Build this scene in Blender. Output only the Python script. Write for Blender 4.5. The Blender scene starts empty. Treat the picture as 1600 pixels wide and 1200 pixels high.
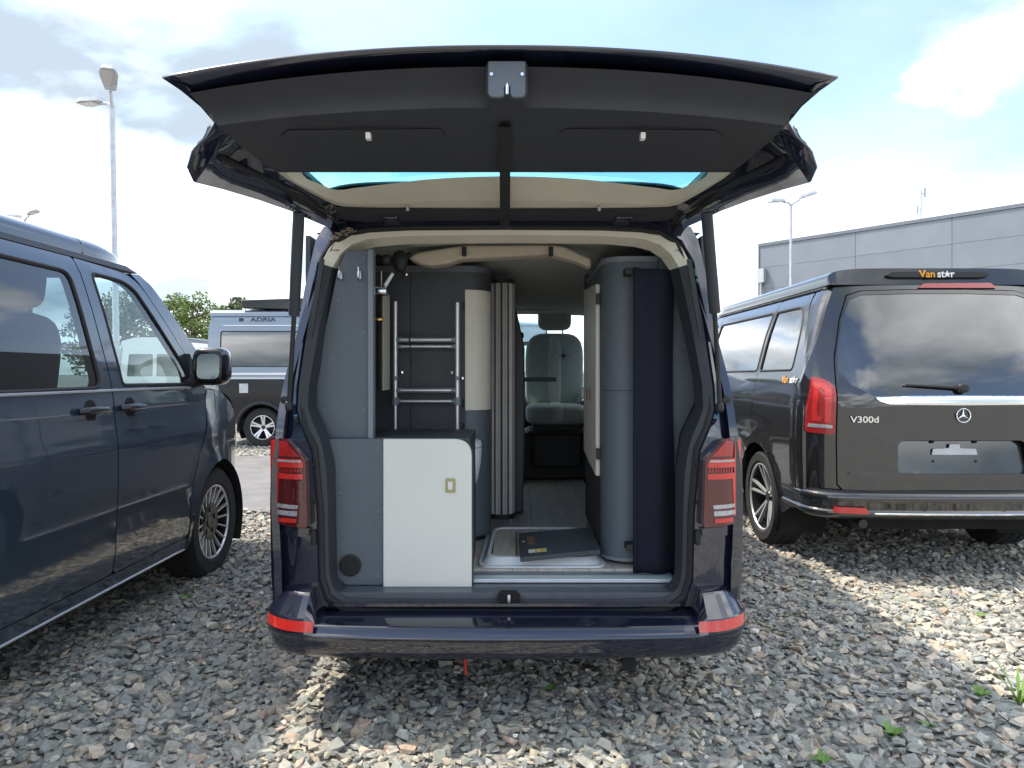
import bpy, bmesh, math, random
import numpy as np
from mathutils import Vector, Matrix
from mathutils.geometry import delaunay_2d_cdt
R = math.radians
random.seed(7)
SC = bpy.context.scene
COL = SC.collection

# ------------------------------------------------------------------ camera
F, VX, VY, CH = 1110.0, 805.0, 583.0, 1.38      # focal length in photo pixels, vanishing point, eye height
cd = bpy.data.cameras.new('camera'); cam = bpy.data.objects.new('camera', cd); COL.objects.link(cam)
cd.sensor_width = 36.0; cd.lens = F/1600*36.0
cd.shift_x = (800-VX)/1600; cd.shift_y = (VY-600)/1600
cd.clip_start = 0.05; cd.clip_end = 3000
cam.location = (0, 0, CH); cam.rotation_euler = (R(90), 0, 0)
SC.camera = cam

# ------------------------------------------------------------------ sky and sun
SUN = Vector((-0.60, 0.22, 1.0)).normalized()
EL = math.asin(SUN.z); AZ = math.atan2(SUN.x, SUN.y)
world = bpy.data.worlds.new('World'); SC.world = world; world.use_nodes = True
nt = world.node_tree; nt.nodes.clear()
def wn(t, **k):
    n = nt.nodes.new(t)
    for a, b in k.items(): setattr(n, a, b)
    return n
sky = wn('ShaderNodeTexSky', sky_type='NISHITA', sun_disc=False, sun_elevation=EL, sun_rotation=AZ)
sky.altitude = 100; sky.air_density = 1.0; sky.dust_density = 1.6; sky.ozone_density = 1.0
tc = wn('ShaderNodeTexCoord')
sep = wn('ShaderNodeSeparateXYZ'); nt.links.new(tc.outputs['Generated'], sep.inputs[0])
def wm(op, a, b=None, c=None):
    n = wn('ShaderNodeMath', operation=op)
    for i, q in enumerate((a, b, c)):
        if q is None: continue
        if hasattr(q, 'links') or hasattr(q, 'is_linked'): nt.links.new(q, n.inputs[i])
        else: n.inputs[i].default_value = q
    return n.outputs[0]
# cumulus: project the direction onto a cloud layer so that banks flatten towards the horizon
zc = wm('MAXIMUM', sep.outputs[2], 0.0)
den = wm('ADD', zc, 0.22)
cx = wm('DIVIDE', sep.outputs[0], den); cy = wm('DIVIDE', sep.outputs[1], den)
comb = wn('ShaderNodeCombineXYZ'); nt.links.new(cx, comb.inputs[0]); nt.links.new(cy, comb.inputs[1])
comb.inputs[2].default_value = 39.4
n1 = wn('ShaderNodeTexNoise'); n1.inputs['Scale'].default_value = 1.15; n1.inputs['Detail'].default_value = 9
n1.inputs['Roughness'].default_value = 0.52; n1.inputs['Distortion'].default_value = 0.25
nt.links.new(comb.outputs[0], n1.inputs['Vector'])
n2 = wn('ShaderNodeTexNoise'); n2.inputs['Scale'].default_value = 1.25; n2.inputs['Detail'].default_value = 6
mp2 = wn('ShaderNodeMapping'); mp2.inputs['Location'].default_value = (71.3, 29.9, 16.1); nt.links.new(comb.outputs[0], mp2.inputs[0]); nt.links.new(mp2.outputs[0], n2.inputs['Vector'])
cov = wn('ShaderNodeMapRange'); cov.interpolation_type = 'SMOOTHSTEP'
cov.inputs[1].default_value = 0.478; cov.inputs[2].default_value = 0.56
nt.links.new(n1.outputs[0], cov.inputs[0])
haze = wn('ShaderNodeMapRange'); haze.interpolation_type = 'SMOOTHSTEP'
haze.inputs[1].default_value = 0.33; haze.inputs[2].default_value = 0.06
nt.links.new(sep.outputs[2], haze.inputs[0])
cov2 = wm('MAXIMUM', wm('MULTIPLY_ADD', cov.outputs[0], 0.90, 0.10), wm('MULTIPLY', haze.outputs[0], 0.85))
shade = wn('ShaderNodeMapRange'); shade.inputs[1].default_value = 0.40; shade.inputs[2].default_value = 0.66
nt.links.new(n2.outputs[0], shade.inputs[0])
cm = wn('ShaderNodeMix', data_type='RGBA')
cm.inputs[6].default_value = (1.75, 2.1, 2.45, 1); cm.inputs[7].default_value = (9.5, 9.6, 9.7, 1)
nt.links.new(shade.outputs[0], cm.inputs[0])
sm = wn('ShaderNodeMix', data_type='RGBA')
nt.links.new(cov2, sm.inputs[0]); nt.links.new(sky.outputs[0], sm.inputs[6]); nt.links.new(cm.outputs[2], sm.inputs[7])
bg = wn('ShaderNodeBackground'); bg.inputs[1].default_value = 0.15
nt.links.new(sm.outputs[2], bg.inputs[0])
wo = wn('ShaderNodeOutputWorld'); nt.links.new(bg.outputs[0], wo.inputs[0])

sl = bpy.data.lights.new('sun', 'SUN'); sl.energy = 2.35; sl.angle = R(0.55); sl.color = (1.0, 0.92, 0.80)
so = bpy.data.objects.new('sun', sl); COL.objects.link(so)
so.rotation_euler = SUN.to_track_quat('Z', 'Y').to_euler(); so.location = SUN*40
SC.view_settings.view_transform = 'Standard'; SC.view_settings.look = 'None'
SC.view_settings.exposure = 1.3; SC.view_settings.gamma = 1.0; SC.view_settings.use_curve_mapping = False
SC.cycles.max_bounces = 10; SC.cycles.transparent_max_bounces = 24; SC.cycles.glossy_bounces = 5
SC.cycles.sample_clamp_indirect = 6.0; SC.cycles.caustics_reflective = False; SC.cycles.caustics_refractive = False

# ------------------------------------------------------------------ materials
MATS = {}
def mat(name, col, rough=0.5, metal=0.0, coat=0.0, coat_rough=0.03, var=0.08, scale=6.0, bump=0.0, bscale=60.0,
        rvar=0.0, spec=0.5, emit=None, estr=0.0, flake=0.0, stretch=None):
    m = bpy.data.materials.new(name); m.use_nodes = True
    t = m.node_tree; b = t.nodes['Principled BSDF']
    b.inputs['Roughness'].default_value = rough; b.inputs['Metallic'].default_value = metal
    b.inputs['Coat Weight'].default_value = coat; b.inputs['Coat IOR'].default_value = 1.85 if name in ('paint_navy', 'paint_slate', 'paint_anthracite') else 1.5; b.inputs['Coat Roughness'].default_value = coat_rough
    b.inputs['Specular IOR Level'].default_value = spec
    tcn = t.nodes.new('ShaderNodeTexCoord')
    vec = tcn.outputs['Object']
    if stretch:
        mp = t.nodes.new('ShaderNodeMapping'); mp.inputs['Scale'].default_value = stretch
        t.links.new(vec, mp.inputs[0]); vec = mp.outputs[0]
    n = t.nodes.new('ShaderNodeTexNoise'); n.inputs['Scale'].default_value = scale; n.inputs['Detail'].default_value = 5
    t.links.new(vec, n.inputs['Vector'])
    r = t.nodes.new('ShaderNodeMapRange')
    r.inputs[1].default_value = 0.3; r.inputs[2].default_value = 0.7
    r.inputs[3].default_value = 1-var; r.inputs[4].default_value = 1+var
    t.links.new(n.outputs[0], r.inputs[0])
    mul = t.nodes.new('ShaderNodeMix'); mul.data_type = 'RGBA'; mul.blend_type = 'MULTIPLY'; mul.inputs[0].default_value = 1
    mul.inputs[6].default_value = (*col, 1); t.links.new(r.outputs[0], mul.inputs[7])
    t.links.new(mul.outputs[2], b.inputs['Base Color'])
    if name.startswith('paint'):                       # dust film: uneven gloss of the lacquer
        n5 = t.nodes.new('ShaderNodeTexNoise'); n5.inputs['Scale'].default_value = 2.4; n5.inputs['Detail'].default_value = 8; n5.inputs['Roughness'].default_value = 0.7
        t.links.new(vec, n5.inputs['Vector'])
        r5 = t.nodes.new('ShaderNodeMapRange'); r5.inputs[1].default_value = 0.35; r5.inputs[2].default_value = 0.75; r5.inputs[3].default_value = 0.015; r5.inputs[4].default_value = 0.10
        t.links.new(n5.outputs[0], r5.inputs[0]); t.links.new(r5.outputs[0], b.inputs['Coat Roughness'])
    if rvar:
        rr = t.nodes.new('ShaderNodeMapRange'); rr.inputs[1].default_value = 0.3; rr.inputs[2].default_value = 0.7
        rr.inputs[3].default_value = max(0.02, rough-rvar); rr.inputs[4].default_value = rough+rvar
        n3 = t.nodes.new('ShaderNodeTexNoise'); n3.inputs['Scale'].default_value = scale*2.3; n3.inputs['Detail'].default_value = 4
        t.links.new(vec, n3.inputs['Vector']); t.links.new(n3.outputs[0], rr.inputs[0])
        t.links.new(rr.outputs[0], b.inputs['Roughness'])
    if bump:
        n4 = t.nodes.new('ShaderNodeTexNoise'); n4.inputs['Scale'].default_value = bscale; n4.inputs['Detail'].default_value = 4
        t.links.new(vec, n4.inputs['Vector'])
        bp = t.nodes.new('ShaderNodeBump'); bp.inputs['Strength'].default_value = bump; bp.inputs['Distance'].default_value = 0.004
        t.links.new(n4.outputs[0], bp.inputs['Height']); t.links.new(bp.outputs[0], b.inputs['Normal'])
    if emit:
        b.inputs['Emission Color'].default_value = (*emit, 1); b.inputs['Emission Strength'].default_value = estr
    MATS[name] = m
    return m

def glass(name, tint, refl=0.045, rough=0.0):
    m = bpy.data.materials.new(name); m.use_nodes = True
    t = m.node_tree; t.nodes.clear()
    o = t.nodes.new('ShaderNodeOutputMaterial')
    tr = t.nodes.new('ShaderNodeBsdfTransparent'); tr.inputs[0].default_value = (*tint, 1)
    gl = t.nodes.new('ShaderNodeBsdfGlossy'); gl.inputs['Roughness'].default_value = rough; gl.inputs[0].default_value = (1, 1, 1, 1)
    lw = t.nodes.new('ShaderNodeLayerWeight'); lw.inputs[0].default_value = 0.5
    p = t.nodes.new('ShaderNodeMath'); p.operation = 'POWER'; p.inputs[1].default_value = 4.0
    t.links.new(lw.outputs['Facing'], p.inputs[0])
    a = t.nodes.new('ShaderNodeMath'); a.operation = 'MULTIPLY_ADD'; a.inputs[1].default_value = 0.95; a.inputs[2].default_value = refl
    a.use_clamp = True
    t.links.new(p.outputs[0], a.inputs[0])
    mx = t.nodes.new('ShaderNodeMixShader')
    t.links.new(a.outputs[0], mx.inputs[0]); t.links.new(tr.outputs[0], mx.inputs[1]); t.links.new(gl.outputs[0], mx.inputs[2])
    t.links.new(mx.outputs[0], o.inputs[0])
    MATS[name] = m
    return m

def M(n): return MATS[n]
mat('paint_navy', (0.009, 0.011, 0.027), rough=0.36, metal=0.1, coat=1.0, var=0.05, scale=300, spec=0.12)
mat('paint_slate', (0.021, 0.036, 0.056), rough=0.36, metal=0.1, coat=1.0, var=0.06, scale=300, spec=0.12)
mat('paint_anthracite', (0.013, 0.0135, 0.0145), rough=0.36, metal=0.1, coat=1.0, var=0.06, scale=300, spec=0.12)
mat('paint_silverblue', (0.21, 0.255, 0.31), rough=0.35, metal=0.5, coat=0.9, var=0.04, scale=200)
mat('paint_iceblue', (0.42, 0.52, 0.60), rough=0.35, coat=0.8, var=0.03)
mat('blind', (0.20, 0.22, 0.24), rough=0.8, var=0.08)
mat('paint_white', (0.75, 0.76, 0.77), rough=0.35, coat=0.8, var=0.03)
mat('paint_black', (0.008, 0.009, 0.012), rough=0.3, coat=1.0, var=0.05, spec=0.1)
mat('black_plastic', (0.018, 0.019, 0.021), rough=0.55, var=0.12, scale=30, bump=0.15, bscale=500)
mat('trim_dark', (0.034, 0.037, 0.045), rough=0.62, var=0.08, scale=12, bump=0.25, bscale=700)
mat('rubber', (0.014, 0.014, 0.015), rough=0.7, var=0.15, scale=40)
mat('tyre', (0.022, 0.022, 0.023), rough=0.85, var=0.2, scale=25, bump=0.3, bscale=150)
mat('chrome', (0.85, 0.86, 0.88), rough=0.08, metal=1.0, var=0.02)
mat('alu', (0.62, 0.63, 0.65), rough=0.36, metal=0.75, var=0.04, scale=30)
mat('alloy_bright', (0.74, 0.75, 0.76), rough=0.30, metal=0.55, var=0.03)
mat('alloy_dark', (0.05, 0.052, 0.056), rough=0.35, metal=0.7, var=0.05)
mat('mirror_tint', (0.42, 0.52, 0.55), rough=0.04, metal=1.0, var=0.02)
mat('galvanised', (0.50, 0.52, 0.54), rough=0.5, metal=0.55, var=0.12, scale=8)
mat('slate_laminate', (0.098, 0.116, 0.137), rough=0.5, var=0.05, scale=40, bump=0.12, bscale=900)
mat('slate_edge', (0.19, 0.22, 0.25), rough=0.45, var=0.05)
mat('anthracite_laminate', (0.050, 0.055, 0.064), rough=0.55, var=0.06, scale=40, bump=0.12, bscale=900)
mat('navy_fabric', (0.022, 0.023, 0.038), rough=0.9, var=0.12, scale=120, bump=0.5, bscale=900, spec=0.2)
mat('cream_laminate', (0.66, 0.62, 0.54), rough=0.42, var=0.03, scale=5)
mat('white_laminate', (0.72, 0.71, 0.66), rough=0.38, var=0.02, scale=4)
mat('cream_trim', (0.74, 0.69, 0.56), rough=0.6, var=0.04, bump=0.1, bscale=400)
mat('cream_fabric', (0.62, 0.54, 0.43), rough=0.9, var=0.06, scale=20, bump=0.3, bscale=500, spec=0.2)
mat('headliner', (0.62, 0.64, 0.58), rough=0.95, var=0.05, scale=20, bump=0.3, bscale=600, spec=0.1)
mat('seat_fabric', (0.42, 0.47, 0.46), rough=0.92, var=0.1, scale=60, bump=0.4, bscale=700, spec=0.2)
mat('seat_stripe', (0.56, 0.59, 0.56), rough=0.92, var=0.1, scale=60, bump=0.4, bscale=700, spec=0.2)
mat('seat_dark', (0.055, 0.06, 0.068), rough=0.9, var=0.1, scale=60, bump=0.4, bscale=700, spec=0.2)
mat('dash', (0.030, 0.032, 0.035), rough=0.6, var=0.08, scale=20, bump=0.2, bscale=500)
mat('toilet_plastic', (0.75, 0.78, 0.80), rough=0.3, var=0.02)
mat('tray_plastic', (0.74, 0.77, 0.80), rough=0.28, var=0.03, scale=8)
mat('floor_vinyl', (0.52, 0.475, 0.42), rough=0.5, var=0.14, scale=5, stretch=(9, 0.9, 1), rvar=0.08)
mat('sill_rubber', (0.085, 0.095, 0.115), rough=0.34, var=0.1, scale=20)
mat('sill_metal', (0.70, 0.75, 0.79), rough=0.3, metal=0.25, var=0.06, scale=15)
mat('brass', (0.62, 0.42, 0.12), rough=0.25, metal=1.0, var=0.05)
mat('olive_metal', (0.34, 0.33, 0.16), rough=0.3, metal=0.8, var=0.06)
mat('sticker_yellow', (0.75, 0.52, 0.06), rough=0.4, var=0.03)
mat('sticker_brown', (0.20, 0.07, 0.03), rough=0.4, var=0.3, scale=90)
mat('sticker_white', (0.8, 0.8, 0.78), rough=0.4, var=0.03)
mat('orange_print', (0.80, 0.34, 0.02), rough=0.4, var=0.02)
mat('white_print', (0.82, 0.82, 0.82), rough=0.4, var=0.02)
mat('dark_print', (0.03, 0.04, 0.06), rough=0.5, var=0.02)
mat('red_lens', (0.36, 0.010, 0.011), rough=0.15, coat=1.0, var=0.25, scale=120, bump=0.4, bscale=260)
mat('bright_red_lens', (0.60, 0.022, 0.016), rough=0.18, coat=1.0, var=0.22, scale=140, bump=0.4, bscale=260)
mat('dark_red_lens', (0.085, 0.006, 0.008), rough=0.12, coat=1.0, var=0.2, scale=50)
mat('clear_lens', (0.42, 0.42, 0.44), rough=0.15, coat=1.0, metal=0.3, var=0.2, scale=90)
mat('red_strap', (0.40, 0.035, 0.018), rough=0.7, var=0.1)
mat('cladding', (0.215, 0.24, 0.27), rough=0.5, metal=0.15, var=0.05, scale=1.2, rvar=0.06)
mat('cladding_b', (0.208, 0.233, 0.262), rough=0.48, metal=0.15, var=0.07, scale=0.9, rvar=0.06)
mat('cladding_c', (0.222, 0.247, 0.277), rough=0.52, metal=0.15, var=0.06, scale=1.5, rvar=0.06)
mat('cladding_edge', (0.16, 0.18, 0.205), rough=0.5, metal=0.15, var=0.05)
mat('asphalt', (0.17, 0.165, 0.158), rough=0.92, var=0.18, scale=5, bump=0.5, bscale=150)
mat('bark', (0.10, 0.075, 0.055), rough=0.9, var=0.3, scale=10, bump=0.6, bscale=30)
mat('wire', (0.10, 0.13, 0.11), rough=0.6, metal=0.3, var=0.1)
mat('dirty_underbody', (0.012, 0.012, 0.012), rough=0.9, var=0.3)
mat('grime', (0.25, 0.20, 0.15), rough=0.95, var=0.4, scale=120, bump=0.6, bscale=300)
glass('glass_clear', (0.80, 0.90, 0.88))
glass('glass_privacy', (0.22, 0.30, 0.33), refl=0.10)
glass('glass_black', (0.055, 0.065, 0.075), refl=0.18)
mat('slat_grey', (0.74, 0.73, 0.71), rough=0.30, metal=0.15, var=0.06, scale=12)
mat('slat_dark', (0.10, 0.10, 0.105), rough=0.35, metal=0.35, var=0.06, scale=12)
glass('glass_tailgate', (0.36, 0.80, 0.88))

# ------------------------------------------------------------------ mesh helpers
ORG = Vector((0, 0, 0))           # subtracted from every vertex at build time (a thing's own base)
def set_org(v):
    global ORG
    ORG = Vector(v)

def px(x, y, Y):                  # a photo pixel at a known distance -> a point of the place
    return Vector(((x-VX)/F*Y, Y, CH+(VY-y)/F*Y))

def dens(loop, step, closed=True):
    out = []
    n = len(loop)
    for i in range(n if closed else n-1):
        a, b = loop[i], loop[(i+1) % n]
        d = math.hypot(b[0]-a[0], b[1]-a[1]); k = max(1, int(math.ceil(d/step)))
        for j in range(k):
            out.append((a[0]+(b[0]-a[0])*j/k, a[1]+(b[1]-a[1])*j/k))
    if not closed: out.append(tuple(loop[-1]))
    return out

def rp(pts, r, n=5):              # polygon with rounded corners; r a number or one per corner
    out = []
    N = len(pts)
    for i in range(N):
        p0, p, p1 = Vector(pts[i-1]), Vector(pts[i]), Vector(pts[(i+1) % N])
        rr = r[i] if isinstance(r, (list, tuple)) else r
        if rr <= 0: out.append(tuple(p)); continue
        a = (p0-p); b = (p1-p); la, lb = a.length, b.length
        t = min(rr, la*0.48, lb*0.48)
        A = p+a.normalized()*t; B = p+b.normalized()*t
        for k in range(n+1):
            s = k/n
            q = A*(1-s)**2+p*2*s*(1-s)+B*s*s
            out.append((q.x, q.y))
    return out

def inside(poly, P):
    P = np.asarray(P); x, y = P[:, 0], P[:, 1]
    c = np.zeros(len(P), bool); q = np.asarray(poly); n = len(q)
    j = n-1
    for i in range(n):
        xi, yi = q[i]; xj, yj = q[j]
        if yi != yj:
            c ^= ((yi > y) != (yj > y)) & (x < (xj-xi)*(y-yi)/(yj-yi)+xi)
        j = i
    return c

class MB:
    def __init__(s): s.v = []; s.f = []
    def add(s, V, Fc):
        o = len(s.v); s.v += [tuple(p) for p in V]; s.f += [tuple(i+o for i in f) for f in Fc]; return s
    def bx(s, x0, x1, y0, y1, z0, z1):
        V = [(x, y, z) for z in (z0, z1) for y in (y0, y1) for x in (x0, x1)]
        return s.add(V, [(0, 2, 3, 1), (4, 5, 7, 6), (0, 1, 5, 4), (2, 6, 7, 3), (0, 4, 6, 2), (1, 3, 7, 5)])
    def obx(s, mtx, sx, sy, sz):
        V = [mtx @ Vector((x*sx/2, y*sy/2, z*sz/2)) for z in (-1, 1) for y in (-1, 1) for x in (-1, 1)]
        return s.add(V, [(0, 2, 3, 1), (4, 5, 7, 6), (0, 1, 5, 4), (2, 6, 7, 3), (0, 4, 6, 2), (1, 3, 7, 5)])
    def pipe(s, pts, r, n=10, closed=False, caps=True):
        pts = [Vector(p) for p in pts]; N = len(pts)
        rs = r if isinstance(r, (list, tuple)) else [r]*N
        rings = []; up = None
        for i, p in enumerate(pts):
            if closed: d = pts[(i+1) % N]-pts[i-1]
            else: d = pts[min(i+1, N-1)]-pts[max(i-1, 0)]
            d.normalize()
            if up is None:
                up = Vector((0, 0, 1)) if abs(d.z) < 0.9 else Vector((1, 0, 0))
            up = (up-d*up.dot(d)).normalized(); sd = d.cross(up)
            rings.append([p+(up*math.cos(2*math.pi*k/n)+sd*math.sin(2*math.pi*k/n))*rs[i] for k in range(n)])
        V = [q for g in rings for q in g]; Fc = []
        for i in range(N if closed else N-1):
            a, b = i*n, ((i+1) % N)*n
            for k in range(n): Fc.append((a+k, a+(k+1) % n, b+(k+1) % n, b+k))
        if caps and not closed:
            Fc.append(tuple(range(n))[::-1]); Fc.append(tuple((N-1)*n+k for k in range(n)))
        return s.add(V, Fc)
    def lathe(s, prof, org=(0, 0, 0), axis='z', n=28, a0=0, a1=2*math.pi):
        full = abs(a1-a0-2*math.pi) < 1e-6; m = n if full else n+1
        V = []
        for r, h in prof:
            for k in range(m):
                a = a0+(a1-a0)*k/n; c, sn = r*math.cos(a), r*math.sin(a)
                p = {'z': (c, sn, h), 'x': (h, c, sn), 'y': (c, h, sn)}[axis]
                V.append((p[0]+org[0], p[1]+org[1], p[2]+org[2]))
        Fc = []
        for i in range(len(prof)-1):
            for k in range(n):
                k2 = (k+1) % m
                Fc.append((i*m+k, i*m+k2, (i+1)*m+k2, (i+1)*m+k))
        return s.add(V, Fc)
    def prism(s, poly, d0, d1, plane='xz', caps=True):
        n = len(poly)
        def P(a, b, d): return {'xz': (a, d, b), 'yz': (d, a, b), 'xy': (a, b, d)}[plane]
        V = [P(a, b, d0) for a, b in poly]+[P(a, b, d1) for a, b in poly]
        Fc = [(i, (i+1) % n, n+(i+1) % n, n+i) for i in range(n)]
        if caps: Fc += [tuple(range(n))[::-1], tuple(range(n, 2*n))]
        return s.add(V, Fc)
    def grid(s, nu, nv, fn, closeu=False):
        V = [fn(i/(nu if closeu else nu-1), j/(nv-1)) for j in range(nv) for i in range(nu)]
        Fc = []
        for j in range(nv-1):
            for i in range(nu if closeu else nu-1):
                i2 = (i+1) % nu
                Fc.append((j*nu+i, j*nu+i2, (j+1)*nu+i2, (j+1)*nu+i))
        return s.add(V, Fc)
    def loft(s, A, B, closed=True):
        n = len(A); V = list(A)+list(B)
        return s.add(V, [(i, (i+1) % n, n+(i+1) % n, n+i) for i in range(n if closed else n-1)])
    def panel(s, outline, holes, fn, step=0.06, back=None, back_holes=True):
        """sheet with openings, bent by fn(u,v); its edges are folded back by the vector (or function) back"""
        loops = [dens(outline, step)]+[dens(h, step) for h in holes]
        pts = []; edges = []
        for lp in loops:
            o = len(pts); pts += lp; edges += [(o+i, o+(i+1) % len(lp)) for i in range(len(lp))]
        us = [p[0] for p in outline]; vs = [p[1] for p in outline]
        nu = max(2, int((max(us)-min(us))/step)); nv = max(2, int((max(vs)-min(vs))/step))
        g = np.array([(min(us)+(i+0.5)*(max(us)-min(us))/nu, min(vs)+(j+0.5)*(max(vs)-min(vs))/nv) for j in range(nv) for i in range(nu)])
        ok = inside(outline, g)
        for h in holes: ok &= ~inside(h, g)
        g = g[ok]; bp = np.array(pts)
        if len(g):
            keep = np.array([np.min((bp[:, 0]-q[0])**2+(bp[:, 1]-q[1])**2) > (0.45*step)**2 for q in g])
            g = g[keep]
        allp = [Vector(p) for p in pts]+[Vector(p) for p in g]
        vv, ee, ff, *_ = delaunay_2d_cdt(allp, edges, [], 0, 1e-6)
        C = np.array([[sum(vv[i][0] for i in f)/len(f), sum(vv[i][1] for i in f)/len(f)] for f in ff])
        ok = inside(outline, C)
        for h in holes: ok &= ~inside(h, C)
        s.add([fn(p[0], p[1]) for p in vv], [f for f, k in zip(ff, ok) if k])
        if back is not None:
            bk = back if callable(back) else (lambda p, b=Vector(back): Vector(p)+b)
            for k, lp in enumerate(loops):
                if k and not back_holes: break
                A = [Vector(fn(*p)) for p in lp]; s.loft(A, [bk(a) for a in A])
        return s
    def build(s, name, m, parent=None, ang=40, bevel=0.0, seg=2, kind=None, label=None, flip=False):
        me = bpy.data.meshes.new(name)
        me.from_pydata([(p[0]-ORG.x, p[1]-ORG.y, p[2]-ORG.z) for p in s.v], [], s.f)
        me.validate()
        me.materials.append(M(m) if isinstance(m, str) else m)
        me.shade_smooth()
        try: me.set_sharp_from_angle(angle=R(ang))
        except Exception: pass
        o = bpy.data.objects.new(name, me); COL.objects.link(o)
        if parent is not None: o.parent = parent
        if bevel:
            b = o.modifiers.new('edge', 'BEVEL'); b.width = bevel; b.segments = seg; b.limit_method = 'ANGLE'; b.angle_limit = R(40)
        if kind: o['kind'] = kind
        if label: o['label'] = label
        return o

def thing(name, label, cat, loc=(0, 0, 0), rz=0, group=None):
    o = bpy.data.objects.new(name, None); COL.objects.link(o); o.empty_display_size = 0.2
    o.location = loc; o.rotation_euler = (0, 0, rz); o['label'] = label; o['category'] = cat
    if group: o['group'] = group
    return o
def tag(o, label, cat, group=None):
    o['label'] = label; o['category'] = cat
    if group: o['group'] = group
    return o
def dup(root, loc, rz, label):
    r = root.copy(); COL.objects.link(r); r.location = loc; r.rotation_euler = (0, 0, rz); r['label'] = label
    for ch in list(root.children):
        c = ch.copy(); COL.objects.link(c); c.parent = r
        for g in ch.children:
            d = g.copy(); COL.objects.link(d); d.parent = c
    return r
def text(name, body, size, mtx, m, parent, depth=0.002, bold=0.0, sx=1.0):
    cu = bpy.data.curves.new(name, 'FONT'); cu.body = body; cu.size = size; cu.extrude = depth; cu.offset = bold
    cu.align_x = 'CENTER'; cu.align_y = 'CENTER'
    t = bpy.data.objects.new(name, cu); COL.objects.link(t)
    dg = bpy.context.evaluated_depsgraph_get()
    me = bpy.data.meshes.new_from_object(t.evaluated_get(dg))
    bpy.data.objects.remove(t)
    me.transform(Matrix.Translation(-ORG) @ mtx @ Matrix.Diagonal((sx, 1, 1, 1)))
    me.materials.clear(); me.materials.append(M(m)); me.name = name
    o = bpy.data.objects.new(name, me); COL.objects.link(o); o.parent = parent
    return o
def curve_fn(xs, ys, lo, hi, sig):
    t = np.linspace(lo-1, hi+1, 1600); v = np.interp(t, xs, ys)
    k = np.arange(-60, 61)*(t[1]-t[0]); w = np.exp(-(k/sig)**2/2); w /= w.sum()
    vs = np.convolve(np.pad(v, 60, mode='edge'), w, mode='valid')
    return lambda q: float(np.interp(q, t, vs))

# ------------------------------------------------------------------ vehicle building blocks
def spow(a, e): return math.copysign(abs(a)**e, a)
def pillow(mb, c, size, e=0.45, mtx=None, nu=24, nv=14):
    mtx = mtx or Matrix.Identity(4); c = Vector(c)
    def fn(u, v):
        a = 2*math.pi*u; b = -math.pi/2+math.pi*v
        p = Vector((spow(math.cos(b), e)*spow(math.cos(a), e)*size[0]/2, spow(math.cos(b), e)*spow(math.sin(a), e)*size[1]/2, spow(math.sin(b), e)*size[2]/2))
        return c+mtx @ p
    mb.grid(nu, nv, fn, closeu=True); return mb

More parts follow.
